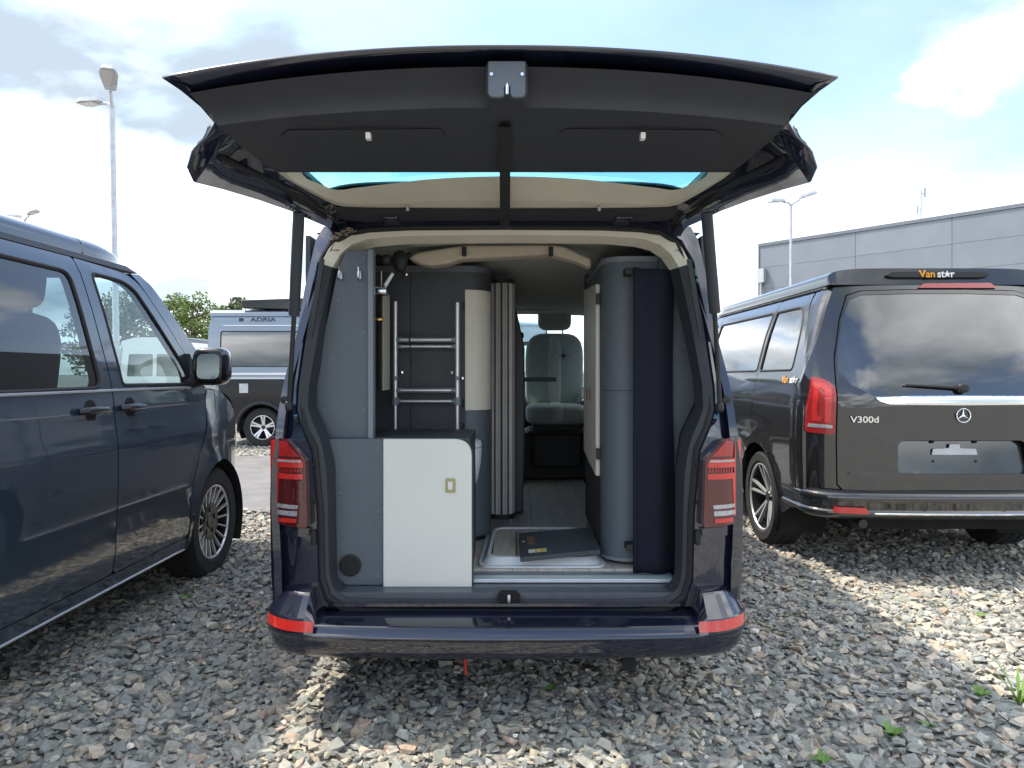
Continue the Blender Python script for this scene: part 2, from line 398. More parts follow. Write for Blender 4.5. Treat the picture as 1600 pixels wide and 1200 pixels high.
def wheel(root, c, side, r=0.345, w=0.22, rim=0.235, style='multi'):
    """tyre, rim and brake disc; side = +1 faces +x"""
    cx, cy, cz = c
    h = w/2
    t = MB(); s = side
    prof = [(rim*0.99, -h*0.9), (rim*1.03, -h), (r*0.93, -h*1.02), (r*0.985, -h*0.86), (r, -h*0.6), (r, h*0.6), (r*0.985, h*0.86), (r*0.93, h*1.02), (rim*1.06, h), (rim*1.0, h*0.9), (rim*0.96, h*0.6)]
    t.lathe([(a, b*s) for a, b in prof], (cx, cy, cz), 'x', 48)
    n = 44                                              # tread blocks
    for k in range(n):
        for q in (-1, 0, 1):
            a = 2*math.pi*(k+0.5*(q & 1))/n
            m = Matrix.Translation((cx+q*w*0.27, cy+math.cos(a)*(r+0.001), cz+math.sin(a)*(r+0.001))) @ Matrix.Rotation(a, 4, 'X')
            t.obx(m, w*0.22, 0.012, 2*math.pi*r/n*0.72)
    ty = t.build('wheel', 'tyre', root, ang=30)
    f = h*0.80
    b = MB()
    b.lathe([(rim*1.005, s*h*0.92), (rim*0.965, s*h*0.93), (rim*0.945, s*h*0.84)], (cx, cy, cz), 'x', 48)
    br = MB(); br.lathe([(rim*0.945, s*h*0.838), (rim*0.93, s*f*0.5), (rim*0.90, -s*h*0.5)], (cx, cy, cz), 'x', 40); br.build('rim_barrel', 'alloy_dark', ty)
    def spoke(a, r0, r1, w0, w1, x0, x1, th):
        V = []
        for rr, ww, xx in ((r0, w0, x0), (r1, w1, x1)):
            for dx in (0, -th):
                for sg in (-1, 1):
                    yy, zz = rr, sg*ww/2
                    V.append((cx+s*(xx+dx), cy+yy*math.cos(a)-zz*math.sin(a), cz+yy*math.sin(a)+zz*math.cos(a)))
        b.add(V, [(0, 1, 5, 4), (2, 6, 7, 3), (0, 4, 6, 2), (1, 3, 7, 5), (4, 5, 7, 6), (0, 2, 3, 1)])
    d = MB()
    if style == 'multi':
        for k in range(18): spoke(2*math.pi*k/18, rim*0.50, rim*0.965, 0.008, 0.011, f*0.86, h*0.90, 0.02)
        d.lathe([(0.001, s*f*0.86), (rim*0.16, s*f*0.88), (rim*0.18, s*f*0.80), (rim*0.5, s*f*0.86), (rim*0.55, s*f*0.80), (rim*0.56, s*f*0.4)], (cx, cy, cz), 'x', 36)
        for k in range(5):
            a = 2*math.pi*k/5+0.3
            d.lathe([(0.001, s*(f*0.86+0.004)), (0.016, s*(f*0.86+0.004)), (0.018, s*f*0.7)], (cx, cy+math.cos(a)*rim*0.33, cz+math.sin(a)*rim*0.33), 'x', 10)
    elif style == 'twin':
        for k in range(5):
            for o in (-0.17, 0.17):
                a = 2*math.pi*k/5+0.25
                spoke(a+o*1.0, rim*0.14, rim*0.955, 0.010, 0.017, f*0.55, h*0.88, 0.025)
        d.lathe([(0.001, s*f*0.62), (rim*0.15, s*f*0.62), (rim*0.2, s*f*0.45), (rim*0.2, 0)], (cx, cy, cz), 'x', 24)
    else:
        for k in range(5):
            a = 2*math.pi*k/5+0.3
            spoke(a, rim*0.1, rim*0.55, 0.05, 0.06, f*0.6, f*0.75, 0.03)
            spoke(a+0.14, rim*0.5, rim*0.95, 0.03, 0.035, f*0.75, h*0.86, 0.03)
            spoke(a-0.14, rim*0.5, rim*0.95, 0.03, 0.035, f*0.75, h*0.86, 0.03)
        d.lathe([(0.001, s*f*0.7), (rim*0.16, s*f*0.7), (rim*0.2, s*f*0.5), (rim*0.2, 0)], (cx, cy, cz), 'x', 24)
    b.build('rim', 'alloy_bright', ty, ang=30)
    d.build('hub_cap', 'alloy_dark', ty, ang=30)
    k = MB(); k.lathe([(0.02, -s*h*0.1), (rim*0.70, -s*h*0.1), (rim*0.70, -s*h*0.3), (rim*0.93, -s*h*0.35), (rim*0.93, -s*h*0.8), (0.02, -s*h*0.8)], (cx, cy, cz), 'x', 32)
    k.build('brake_disc', 'dirty_underbody', ty)
    return ty

def arch_liner(root, cx, cy, cz, r, depth, side):
    m = MB()
    m.lathe([(r, 0), (r, -side*depth), (0.05, -side*depth)], (cx, cy, cz), 'x', 30, a0=-0.5, a1=math.pi+0.5)
    m.build('wheel_arch_liner', 'dirty_underbody', root)

def arch_pts(cy, cz, r, zb, n=14):       # front to rear over the wheel, from height zb to zb
    a0 = math.asin((zb-cz)/r)
    return [(cy+r*math.cos(a0+(math.pi-2*a0)*k/n), cz+r*math.sin(a0+(math.pi-2*a0)*k/n)) for k in range(n+1)]

def side_panels(root, hw, panels, paint, side, lining='trim_dark', parts=None):
    """panels: (name, outline, [(hole, glass material, part name)])"""
    for name, outline, holes in panels:
        fn = lambda y, z: (side*hw(y, z), y, z)
        m = MB(); m.panel(outline, [h[0] for h in holes], fn, 0.055, back=(-side*0.03, 0, 0))
        o = m.build(name, paint, root, ang=28)
        if lining and holes:
            l = MB(); c = (sum(p[0] for p in outline)/len(outline), sum(p[1] for p in outline)/len(outline))
            sh = [(c[0]+(p[0]-c[0])*0.985, c[1]+(p[1]-c[1])*0.985) for p in outline]
            l.panel(sh, [h[0] for h in holes], lambda y, z: (side*(hw(y, z)-0.05), y, z), 0.09)
            l.build('inner_trim', lining, o, ang=40)
        for h, gm, gname in holes:
            if gm is None: continue
            g = MB(); g.panel(h, [], lambda y, z: (side*(hw(y, z)-0.006), y, z), 0.10)
            go = g.build(gname, gm, o, ang=60)
            e = MB(); e.pipe([(side*(hw(*p)-0.004), p[0], p[1]) for p in dens(h, 0.06)], 0.010, 6, closed=True)
            e.build('window_seal', 'rubber', o)

def seat(root, x, y, z, face, fabric='seat_fabric', stripe='seat_stripe', arms=True, w=0.50):
    """captain's seat; face = -1 looks towards -y"""
    f = face
    m = MB(); pillow(m, (x, y, z+0.10), (w, 0.52, 0.17), 0.42)
    b = m.build('seat', fabric, root)
    rot = Matrix.Rotation(f*R(-10), 4, 'X')
    cb = Vector((x, y-f*0.27, z+0.44))
    m = MB(); pillow(m, cb, (w, 0.13, 0.68), 0.48, rot); m.build('backrest', fabric, b)
    m = MB(); pillow(m, cb+rot @ Vector((0, f*0.022, 0.0)), (0.12, 0.115, 0.66), 0.5, rot)
    pillow(m, (x-0.0, y+f*0.01, z+0.108), (0.12, 0.515, 0.168), 0.42); m.build('stripe', stripe, b)
    m = MB(); hc = cb+rot @ Vector((0, 0, 0.47)); pillow(m, hc, (0.285, 0.10, 0.21), 0.5, rot); m.build('headrest', fabric, b)
    m = MB()
    for q in (-0.07, 0.07): m.pipe([cb+rot @ Vector((q, 0, 0.28)), hc+rot @ Vector((q, 0, 0))], 0.007, 8)
    m.build('headrest_post', 'alu', b)
    if arms:
        for q in (-1, 1):
            m = MB(); pillow(m, (x+q*(w/2+0.03), y-f*0.05, z+0.30), (0.055, 0.34, 0.06), 0.5); m.build('armrest', fabric, b)
    m = MB(); m.bx(x-0.2, x+0.2, y-0.2, y+0.2, z-0.32, z+0.03); m.bx(x-0.24, x+0.24, y-0.22, y+0.22, z-0.06, z-0.02)
    m.build('seat_base', 'dash', b, bevel=0.02)
    return b

# ------------------------------------------------------------------ the mid-size van (used twice)
T6Z = curve_fn([0.22, 0.30, 0.45, 0.62, 0.80, 0.985, 1.015, 1.20, 1.30, 1.60, 1.80, 1.88, 1.94],
               [0.885, 0.915, 0.938, 0.944, 0.951, 0.950, 0.940, 0.926, 0.912, 0.848, 0.795, 0.745, 0.68], 0, 2.2, 0.022)
def t6hw(y, z):
    x = T6Z(z)
    if y > 3.75: x -= 0.30*((y-3.75)/1.15)**2.3
    if y < 0.35: x -= 0.035*((0.35-y)/0.35)**2
    x -= 0.010*math.exp(-((z-0.56)/0.018)**2)*(1 if y < 3.6 else 0)          # the swage line low on the doors
    for a in (0.994, 3.994):
        d = math.hypot(y-a, z-0.345); x += 0.014*math.exp(-((d-0.405)/0.04)**2)
    return x
RA, FA, WR = 0.994, 3.994, 0.345

def t6(root, paint, windows=True, roof_paint=None, cab_glass='glass_clear'):
    roof_paint = roof_paint or paint
    zb = 0.27
    fa = arch_pts(FA, WR, 0.405, zb); ra = arch_pts(RA, WR, 0.405, zb)
    fender = [(3.565, 0.27), (3.575, 0.58), (3.665, 0.81), (3.785, 0.98), (3.805, 1.205), (4.05, 1.185), (4.35, 1.09), (4.60, 0.96), (4.78, 0.80), (4.86, 0.60), (4.86, 0.27)]+fa
    fender = [fender[0]]+fender[1:11]+fa
    door = rp([(2.795, 0.345), (3.555, 0.345), (3.565, 0.585), (3.655, 0.815), (3.775, 0.985), (3.797, 1.215), (3.70, 1.32), (3.23, 1.835), (2.735, 1.85), (2.795, 1.2)], [0.03, 0.04, 0.1, 0.1, 0.08, 0.03, 0.05, 0.12, 0.02, 0.1])
    dglass = rp([(2.885, 1.245), (3.60, 1.24), (3.585, 1.325), (3.205, 1.75), (3.10, 1.785), (2.83, 1.79)], [0.03, 0.03, 0.05, 0.08, 0.06, 0.04])
    slide = rp([(1.56, 0.345), (2.787, 0.345), (2.787, 1.2), (2.727, 1.85), (1.56, 1.85)], [0.03, 0.03, 0.1, 0.02, 0.02])
    sglass = rp([(1.66, 1.23), (2.70, 1.235), (2.65, 1.77), (1.66, 1.78)], 0.06)
    quarter = [(0.10, 0.27)]+[p for p in ra[::-1]]+[(1.552, 0.27), (1.552, 1.85), (0.30, 1.85), (0.10, 1.1)]
    qglass = rp([(0.42, 1.25), (1.46, 1.235), (1.46, 1.78), (0.50, 1.78)], 0.08)
    sill = [(1.555, 0.27), (3.56, 0.27), (3.552, 0.34), (1.555, 0.34)]
    apil = [(3.70, 1.325), (3.805, 1.212), (4.05, 1.192), (3.90, 1.33), (3.40, 1.80), (3.33, 1.85), (3.235, 1.842)]
    gutter = [(0.28, 1.854), (3.32, 1.854), (3.24, 1.885), (0.34, 1.885)]
    for s in (-1, 1):
        w = windows
        side_panels(root, t6hw, [
            ('front_fender', fender, []), ('front_door', door, [(dglass, cab_glass, 'window_glass')]),
            ('sliding_door', slide, [(sglass, 'glass_privacy', 'window_glass')] if w else []),
            ('rear_quarter_panel', quarter, [(qglass, 'glass_privacy', 'window_glass')] if w else []),
            ('sill_panel', sill, []), ('windscreen_pillar', apil, [])], paint, s)
        m = MB(); m.panel(gutter, [], lambda y, z: (s*(t6hw(y, z)+0.004), y, z), 0.1, back=(-s*0.05, 0, 0)); m.build('roof_gutter', 'black_plastic', root)
        m = MB(); m.pipe([(s*(t6hw(y, 0.275)+0.002), y, 0.272) for y in np.linspace(1.46, 3.55, 24)], 0.006, 6); m.build('sill_strip', 'alu', root)
        m = MB(); m.pipe([(s*(t6hw(y, 1.222)+0.003), y, 1.222) for y in np.linspace(0.35, 3.60, 30)], 0.007, 6); m.build('belt_moulding', 'alu', root)
        arch_liner(root, s*0.93, FA, WR, 0.405, 0.30, s); arch_liner(root, s*0.93, RA, WR, 0.405, 0.30, s)
        for a in (FA, RA): wheel(root, (s*0.80, a, WR), s)
        for hy in (2.60, 2.93):              # recessed pull handles
            m = MB(); x = s*t6hw(hy, 1.13)
            m.lathe([(0.001, 0.0015), (0.05, 0.0015), (0.052, -0.004)], (0, 0, 0), 'x', 24)
            m.v = [(x+p[0]*s+s*0.0015, hy+p[1]*0.85, 1.13+p[2]*1.05) for p in m.v]
            h = m.build('door_handle', 'dirty_underbody', root)
            m = MB(); m.pipe([(x+s*0.004, hy-0.085, 1.135), (x+s*0.030, hy-0.07, 1.137), (x+s*0.034, hy, 1.138), (x+s*0.030, hy+0.07, 1.137), (x+s*0.004, hy+0.085, 1.135)], [0.014, 0.018, 0.018, 0.018, 0.014], 10)
            m.build('grip', 'paint_black', h)
        # mirror
        m = MB(); c = Vector((s*1.055, 3.60, 1.345))
        pillow(m, c, (0.21, 0.14, 0.225), 0.55); mi = m.build('wing_mirror', 'paint_black', root)
        m = MB(); m.prism(rp([(c.x-0.062, c.z-0.075), (c.x+0.070, c.z-0.075), (c.x+0.074, c.z+0.072), (c.x-0.058, c.z+0.072)], 0.04), c.y-0.072, c.y-0.06, 'xz'); m.build('mirror_glass', 'mirror_tint', mi)
        m = MB(); m.pipe([(s*0.905, 3.62, 1.25), (s*0.98, 3.62, 1.265), (s*1.03, 3.61, 1.29)], [0.04, 0.035, 0.03], 10); m.build('mirror_arm', 'black_plastic', mi)
        m = MB(); m.prism([(3.60, 1.235), (3.775, 1.235), (3.60, 1.42)], s*0.880, s*0.922, 'yz'); m.build('mirror_triangle', 'black_plastic', mi)
        # headlight
        m = MB(); m.panel(rp([(4.50, 0.80), (4.80, 0.74), (4.80, 0.90), (4.58, 0.95)], 0.03), [], lambda y, z: (s*(t6hw(y, z)+0.006), y, z), 0.06); m.build('headlight', 'clear_lens', root)
    # roof with lifting top
    def roof(y0, y1, nose, name):
        m = MB()
        def fn(u, v):
            y = y0+(y1-y0)*v; a = math.pi*u
            k = 1.0
            if nose and y > nose: k = max(0.0, 1-((y-nose)/(y1-nose))**2.2)
            wv = 0.735*(0.80+0.20*k); hh = 0.115*k**0.7
            return (-wv*spow(math.cos(a), 0.35), y, 1.872+hh*abs(math.sin(a))**0.40+0.015*math.sin(a)*k)
        m.grid(33, 24, fn); return m.build(name, roof_paint, root, ang=50)
    roof(0.24 if windows else 0.42, 2.855, None, 'lifting_roof'); roof(2.868, 3.50, 2.95, 'roof_front_cap')
    if windows:
     m = MB(); m.prism([(-0.73, 1.872), (0.73, 1.872), (0.70, 1.96), (0.55, 1.985), (-0.55, 1.985), (-0.70, 1.96)], 0.236, 0.244, 'xz'); m.build('roof_rear_face', roof_paint, root)
    m = MB(); m.bx(-0.70, 0.70, 0.28 if windows else 2.95, 3.36, 1.838, 1.872); m.build('roof_skin', 'headliner', root)
    # windscreen, bonnet, nose
    def ws(u, v):
        x = -1+2*u; y = 4.02-0.66*v; z = 1.19+0.655*v
        w = (0.855-0.165*v)
        return (x*w, y+0.10*(1-x*x)*(1-0.5*v), z)
    m = MB(); m.grid(21, 11, ws); m.build('windscreen', cab_glass, root, ang=60)
    def bon(u, v):
        x = -1+2*u; y = 4.02+0.82*v; zz = 1.19-0.10*v-0.26*v**2.4
        w = t6hw(y, zz)-0.004
        return (x*w, y+0.10*(1-x*x)*(1-0.3*v), zz+0.02*(1-x*x))
    m = MB(); m.grid(25, 13, bon); m.build('bonnet', paint, root, ang=60)
    def nose(u, v):
        x = -1+2*u; z = 0.84-0.57*v; y = 4.84+0.05*math.sin(math.pi*v)
        return (x*(t6hw(min(y, 4.86), z)-0.004), y+0.10*(1-x*x)*0.7, z)
    m = MB(); m.grid(25, 11, nose); m.build('front_bumper', paint, root, ang=60)
    m = MB(); m.bx(-0.60, 0.60, 4.88, 4.935, 0.66, 0.80); m.build('grille', 'black_plastic', root, bevel=0.01)
    # floor pan, bulkhead, dash
    m = MB(); m.bx(-0.60, 0.60, 0.25, 4.7, 0.23, 0.44); m.bx(-0.87, 0.87, 1.45, 3.50, 0.24, 0.44); m.bx(-0.60, 0.60, 4.15, 4.7, 0.44, 1.05)
    m.build('floor_pan', 'dirty_underbody', root)
    m = MB()
    m.prism(rp([(3.70, 0.62), (3.60, 0.92), (3.52, 1.02), (3.56, 1.13), (3.72, 1.19), (4.05, 1.18), (4.15, 0.44), (3.78, 0.44)], 0.04), -0.84, 0.84, 'yz')
    d = m.build('dashboard', 'dash', root, ang=35)
    for q in (-0.70, -0.25, 0.25, 0.70):
        m = MB(); m.bx(q-0.07, q+0.07, 3.50, 3.535, 1.03, 1.10); m.bx(q-0.062, q+0.062, 3.494, 3.50, 1.062, 1.068); v = m.build('air_vent', 'black_plastic', d, bevel=0.006)
        m = MB()
        m.pipe([(q+a, 3.503, 1.065+b) for a, b in rp([(-0.075, -0.04), (0.075, -0.04), (0.075, 0.04), (-0.075, 0.04)], 0.02)], 0.004, 6, closed=True); m.build('vent_trim', 'chrome', d)
    m = MB(); cs = Vector((-0.42, 3.38, 1.04)); ax = Matrix.Rotation(R(-62), 4, 'X')
    m.pipe([cs+ax @ Vector((0.19*math.cos(a), 0.19*math.sin(a), 0)) for a in np.linspace(0, 2*math.pi, 30)[:-1]], 0.015, 8, closed=True)
    m.pipe([cs+ax @ Vector((-0.18, 0, 0)), cs, cs+ax @ Vector((0.18, 0, 0))], 0.02, 8); m.pipe([cs, cs+ax @ Vector((0, 0, -0.28))], 0.03, 8)
    m.build('steering_wheel', 'dash', root)
    m = MB(); pillow(m, (0, 3.42, 1.66), (0.22, 0.03, 0.07), 0.5); m.pipe([(0, 3.42, 1.68), (0, 3.48, 1.78)], 0.01, 8); m.build('rear_view_mirror', 'dash', root)

# ------------------------------------------------------------------ ground
def sstep(a, b, x): 
    t = min(1.0, max(0.0, (x-a)/(b-a))); return t*t*(3-2*t)
def gz(x, y):
    return 0.085*sstep(1.05, 1.85, abs(x+0.03))*(1-sstep(6.6, 8.5, y))+0.04*sstep(6.6, 8.5, y)
def ground_material():
    m = bpy.data.materials.new('gravel_ground'); m.use_nodes = True; t = m.node_tree; b = t.nodes['Principled BSDF']
    tcn = t.nodes.new('ShaderNodeTexCoord')
    v = t.nodes.new('ShaderNodeTexVoronoi'); v.inputs['Scale'].default_value = 26; t.links.new(tcn.outputs['Object'], v.inputs['Vector'])
    r = t.nodes.new('ShaderNodeValToRGB'); e = r.color_ramp.elements
    e[0].position = 0.0; e[0].color = (0.16, 0.165, 0.16, 1); e[1].position = 1.0; e[1].color = (0.46, 0.41, 0.34, 1)
    x = e.new(0.5); x.color = (0.30, 0.29, 0.265, 1)
    t.links.new(v.outputs['Color'], r.inputs[0])
    n = t.nodes.new('ShaderNodeTexNoise'); n.inputs['Scale'].default_value = 0.8; n.inputs['Detail'].default_value = 5; t.links.new(tcn.outputs['Object'], n.inputs['Vector'])
    mr = t.nodes.new('ShaderNodeMapRange'); mr.inputs[3].default_value = 0.75; mr.inputs[4].default_value = 1.2; t.links.new(n.outputs[0], mr.inputs[0])
    mx = t.nodes.new('ShaderNodeMix'); mx.data_type = 'RGBA'; mx.blend_type = 'MULTIPLY'; mx.inputs[0].default_value = 1
    t.links.new(r.outputs[0], mx.inputs[6]); t.links.new(mr.outputs[0], mx.inputs[7]); t.links.new(mx.outputs[2], b.inputs['Base Color'])
    b.inputs['Roughness'].default_value = 0.95
    bp = t.nodes.new('ShaderNodeBump'); bp.inputs['Strength'].default_value = 1.0; bp.inputs['Distance'].default_value = 0.03; bp.invert = True
    t.links.new(v.outputs['Distance'], bp.inputs['Height']); t.links.new(bp.outputs[0], b.inputs['Normal'])
    MATS['gravel_ground'] = m
ground_material()
xs = [-400, -150, -60, -25, -12, -8]+list(np.linspace(-6, 7, 53))+[9, 13, 25, 60, 150, 400]
ys = [-300, -100, -40, -15, -6, -2]+list(np.linspace(0, 9.5, 39))+[11, 14, 18, 25, 40, 80, 200, 600]
m = MB(); V = [(x, y, gz(x, y)-0.004) for y in ys for x in xs]; nx = len(xs)
m.add(V, [(j*nx+i, j*nx+i+1, (j+1)*nx+i+1, (j+1)*nx+i) for j in range(len(ys)-1) for i in range(nx-1)])
m.build('ground', 'gravel_ground', kind='structure', ang=180)
# the access road beyond the front row of vans
m = MB()
edge = lambda x, k: 0.10*math.sin(x*1.3+k)+0.05*math.sin(x*4.1+2*k)
xr = list(np.linspace(-60, 60, 241))
V = [(x, 6.55+edge(x, 0), gz(x, 6.55)+0.020) for x in xr]+[(x, 8.6, gz(x, 8.6)+0.045) for x in xr]+[(x, 11.2+edge(x, 3), 0.075) for x in xr]
n = len(xr)
m.add(V, [(k*n+i, k*n+i+1, (k+1)*n+i+1, (k+1)*n+i) for k in range(2) for i in range(n-1)])
m.build('road', 'asphalt', kind='structure', ang=180)

# ------------------------------------------------------------------ loose crushed stone
def gravel():
    rng = np.random.default_rng(11)
    shapes = []
    for k in range(48):
        q = rng.normal(size=(11, 3)); q /= np.linalg.norm(q, axis=1)[:, None]
        q = np.sign(q)*np.abs(q)**0.6; q *= rng.uniform(0.62, 1.1, (11, 1))
        bm = bmesh.new()
        for p in q: bm.verts.new(p)
        bmesh.ops.convex_hull(bm, input=bm.verts); 
        bmesh.ops.delete(bm, geom=[v for v in bm.verts if not v.link_faces], context='VERTS')
        bmesh.ops.triangulate(bm, faces=bm.faces); bm.verts.index_update()
        shapes.append((np.array([v.co[:] for v in bm.verts]), np.array([[v.index for v in f.verts] for f in bm.faces]))); bm.free()
    pts = []
    def sow(y0, y1, dn, slope=0.80, smin=0.0):
        k = int(dn*(y1-y0)*slope*(y0+y1)); y = np.sqrt(rng.uniform(y0*y0, y1*y1, k)); x = rng.uniform(-1, 1, k)*(slope*y+0.35)
        for a, b in zip(x, y): pts.append((a, b))
    sow(2.15, 4.2, 1850); sow(4.2, 6.7, 1250); 
    k = 5200                                                     # the verge beyond the road
    for a, b in zip(rng.uniform(-6.5, 3, k), rng.uniform(11.1, 13.4, k)): pts.append((a, b))
    P = np.array(pts); N = len(P)
    pal = np.array([(0.165, 0.178, 0.176), (0.190, 0.197, 0.190), (0.235, 0.230, 0.212), (0.275, 0.250, 0.212), (0.135, 0.145, 0.148), (0.29, 0.262, 0.215), (0.175, 0.186, 0.172), (0.24, 0.19, 0.16), (0.45, 0.44, 0.43)])
    pr = np.array([0.20, 0.20, 0.18, 0.13, 0.10, 0.07, 0.09, 0.022, 0.008]); pr /= pr.sum()
    ci = rng.choice(len(pal), N, p=pr); colr = pal[ci]*rng.uniform(0.8, 1.25, (N, 1))*1.62*np.array([1.05, 1.0, 0.92])
    Vs = []; Fs = []; Cs = []; off = 0
    for i in range(N):
        v, f = shapes[rng.integers(48)]
        far = P[i, 1] > 7
        s = rng.lognormal(math.log(0.0168), 0.38)*(1.25 if far else 1.0); s = min(s, 0.036)
        sc = np.array([1.3, 0.98, 0.55])*s*rng.uniform(0.85, 1.15, 3)
        a = rng.uniform(0, 6.283); ti = rng.normal(0, 0.30); tj = rng.normal(0, 0.30)
        q = v*sc
        Rm = np.array(Matrix.Rotation(a, 3, 'Z') @ Matrix.Rotation(ti, 3, 'X') @ Matrix.Rotation(tj, 3, 'Y'))
        q = q @ Rm.T
        z = gz(P[i, 0], P[i, 1])+rng.uniform(-0.011, 0.010)
        q += (P[i, 0], P[i, 1], z+0.004)
        Vs.append(q); Fs.append(f+off); off += len(q); Cs.append(np.repeat(colr[i:i+1], len(q), 0))
    V = np.concatenate(Vs); Fc = np.concatenate(Fs); C = np.concatenate(Cs)
    me = bpy.data.meshes.new('gravel'); me.vertices.add(len(V)); me.vertices.foreach_set('co', V.astype(np.float32).ravel())
    me.loops.add(len(Fc)*3); me.loops.foreach_set('vertex_index', Fc.astype(np.int32).ravel())
    me.polygons.add(len(Fc)); me.polygons.foreach_set('loop_start', np.arange(0, len(Fc)*3, 3, dtype=np.int32))
    me.update(calc_edges=True); me.validate(); me.shade_flat()
    at = me.color_attributes.new('stone_colour', 'FLOAT_COLOR', 'POINT')
    at.data.foreach_set('color', np.c_[C, np.ones(len(C))].astype(np.float32).ravel())
    mt = bpy.data.materials.new('stone'); mt.use_nodes = True; t = mt.node_tree; b = t.nodes['Principled BSDF']
    a = t.nodes.new('ShaderNodeAttribute'); a.attribute_name = 'stone_colour'
    tcn = t.nodes.new('ShaderNodeTexCoord'); n = t.nodes.new('ShaderNodeTexNoise'); n.inputs['Scale'].default_value = 55; n.inputs['Detail'].default_value = 6
    t.links.new(tcn.outputs['Object'], n.inputs['Vector'])
    mr = t.nodes.new('ShaderNodeMapRange'); mr.inputs[1].default_value = 0.25; mr.inputs[2].default_value = 0.75; mr.inputs[3].default_value = 0.72; mr.inputs[4].default_value = 1.28
    t.links.new(n.outputs[0], mr.inputs[0])
    mx = t.nodes.new('ShaderNodeMix'); mx.data_type = 'RGBA'; mx.blend_type = 'MULTIPLY'; mx.inputs[0].default_value = 1
    t.links.new(a.outputs['Color'], mx.inputs[6]); t.links.new(mr.outputs[0], mx.inputs[7]); t.links.new(mx.outputs[2], b.inputs['Base Color'])
    b.inputs['Roughness'].default_value = 0.85
    bp = t.nodes.new('ShaderNodeBump'); bp.inputs['Strength'].default_value = 0.5; bp.inputs['Distance'].default_value = 0.004
    t.links.new(n.outputs[0], bp.inputs['Height']); t.links.new(bp.outputs[0], b.inputs['Normal'])
    me.materials.append(mt)
    o = bpy.data.objects.new('gravel', me); COL.objects.link(o); o['kind'] = 'stuff'
    tag(o, 'grey and tan crushed stone covering the parking area', 'gravel')
gravel()

# ------------------------------------------------------------------ warehouse
def warehouse():
    A = Vector((380/35.6, 31.0, 0)); B0 = Vector((16.9, 23.5, 0)); d = (B0-A).normalized(); nrm = Vector((d.y, -d.x, 0))
    if nrm.dot(-A) < 0: nrm = -nrm
    t = thing('warehouse', 'long grey metal clad warehouse behind the right hand van', 'building', A)
    set_org(A)
    H = 7.0
    def q(u, w, z): return A+d*u+nrm*w+Vector((0, 0, z))
    def obx(mb, u0, u1, w0, w1, z0, z1):
        V = [q(u, w, z) for z in (z0, z1) for w in (w0, w1) for u in (u0, u1)]
        mb.add(V, [(0, 2, 3, 1), (4, 5, 7, 6), (0, 1, 5, 4), (2, 6, 7, 3), (0, 4, 6, 2), (1, 3, 7, 5)])
    L = 26.0
    m = MB(); obx(m, 0.02, L, -20, -0.03, 0, H-0.05); m.build('wall', 'cladding_edge', t)
    cols = [0.0, 4.15, 7.55, 10.95, 14.35, 17.75]; rows = [H-0.12-0.93*k for k in range(8)]
    for i in range(len(cols)-1):
        for j in range(len(rows)-1):
            m = MB(); obx(m, cols[i]+0.007, cols[i+1]-0.007, -0.03, 0.02, rows[j+1]+0.005, rows[j]-0.005)
            m.build('cladding_panel', ('cladding', 'cladding_b', 'cladding_c')[(i*5+j*7+i*j) % 3], t)
    m = MB(); obx(m, -0.05, L, -0.10, 0.06, H-0.11, H+0.02); m.build('eaves_trim', 'cladding_edge', t)
    m = MB(); obx(m, -0.05, 0.0, -0.06, 0.05, 0, H-0.12); m.build('corner_trim', 'cladding_edge', t)
    m = MB(); m.pipe([q(0.12, 0.12, 0.3), q(0.12, 0.12, 5.9)], 0.05, 8); obx(m, 0.03, 0.33, 0.03, 0.25, 5.3, 5.9); m.build('downpipe', 'galvanised', t)
    b = q(4.2+2.1, -0.6, H)
    m = MB(); m.pipe([b, b+Vector((0, 0, 1.25))], 0.025, 8); m.bx(b.x+0.10, b.x+0.17, b.y-0.03, b.y+0.03, b.z+0.95, b.z+1.30)
    m.bx(b.x-0.17, b.x-0.11, b.y-0.03, b.y+0.03, b.z+0.35, b.z+0.65); m.pipe([b+Vector((0, 0, 1.1)), b+Vector((0.13, 0, 1.1))], 0.015, 6); m.pipe([b+Vector((0, 0, 0.5)), b+Vector((-0.13, 0, 0.5))], 0.015, 6)
    m.build('antenna_mast', 'galvanised', t)
    set_org((0, 0, 0))
warehouse()

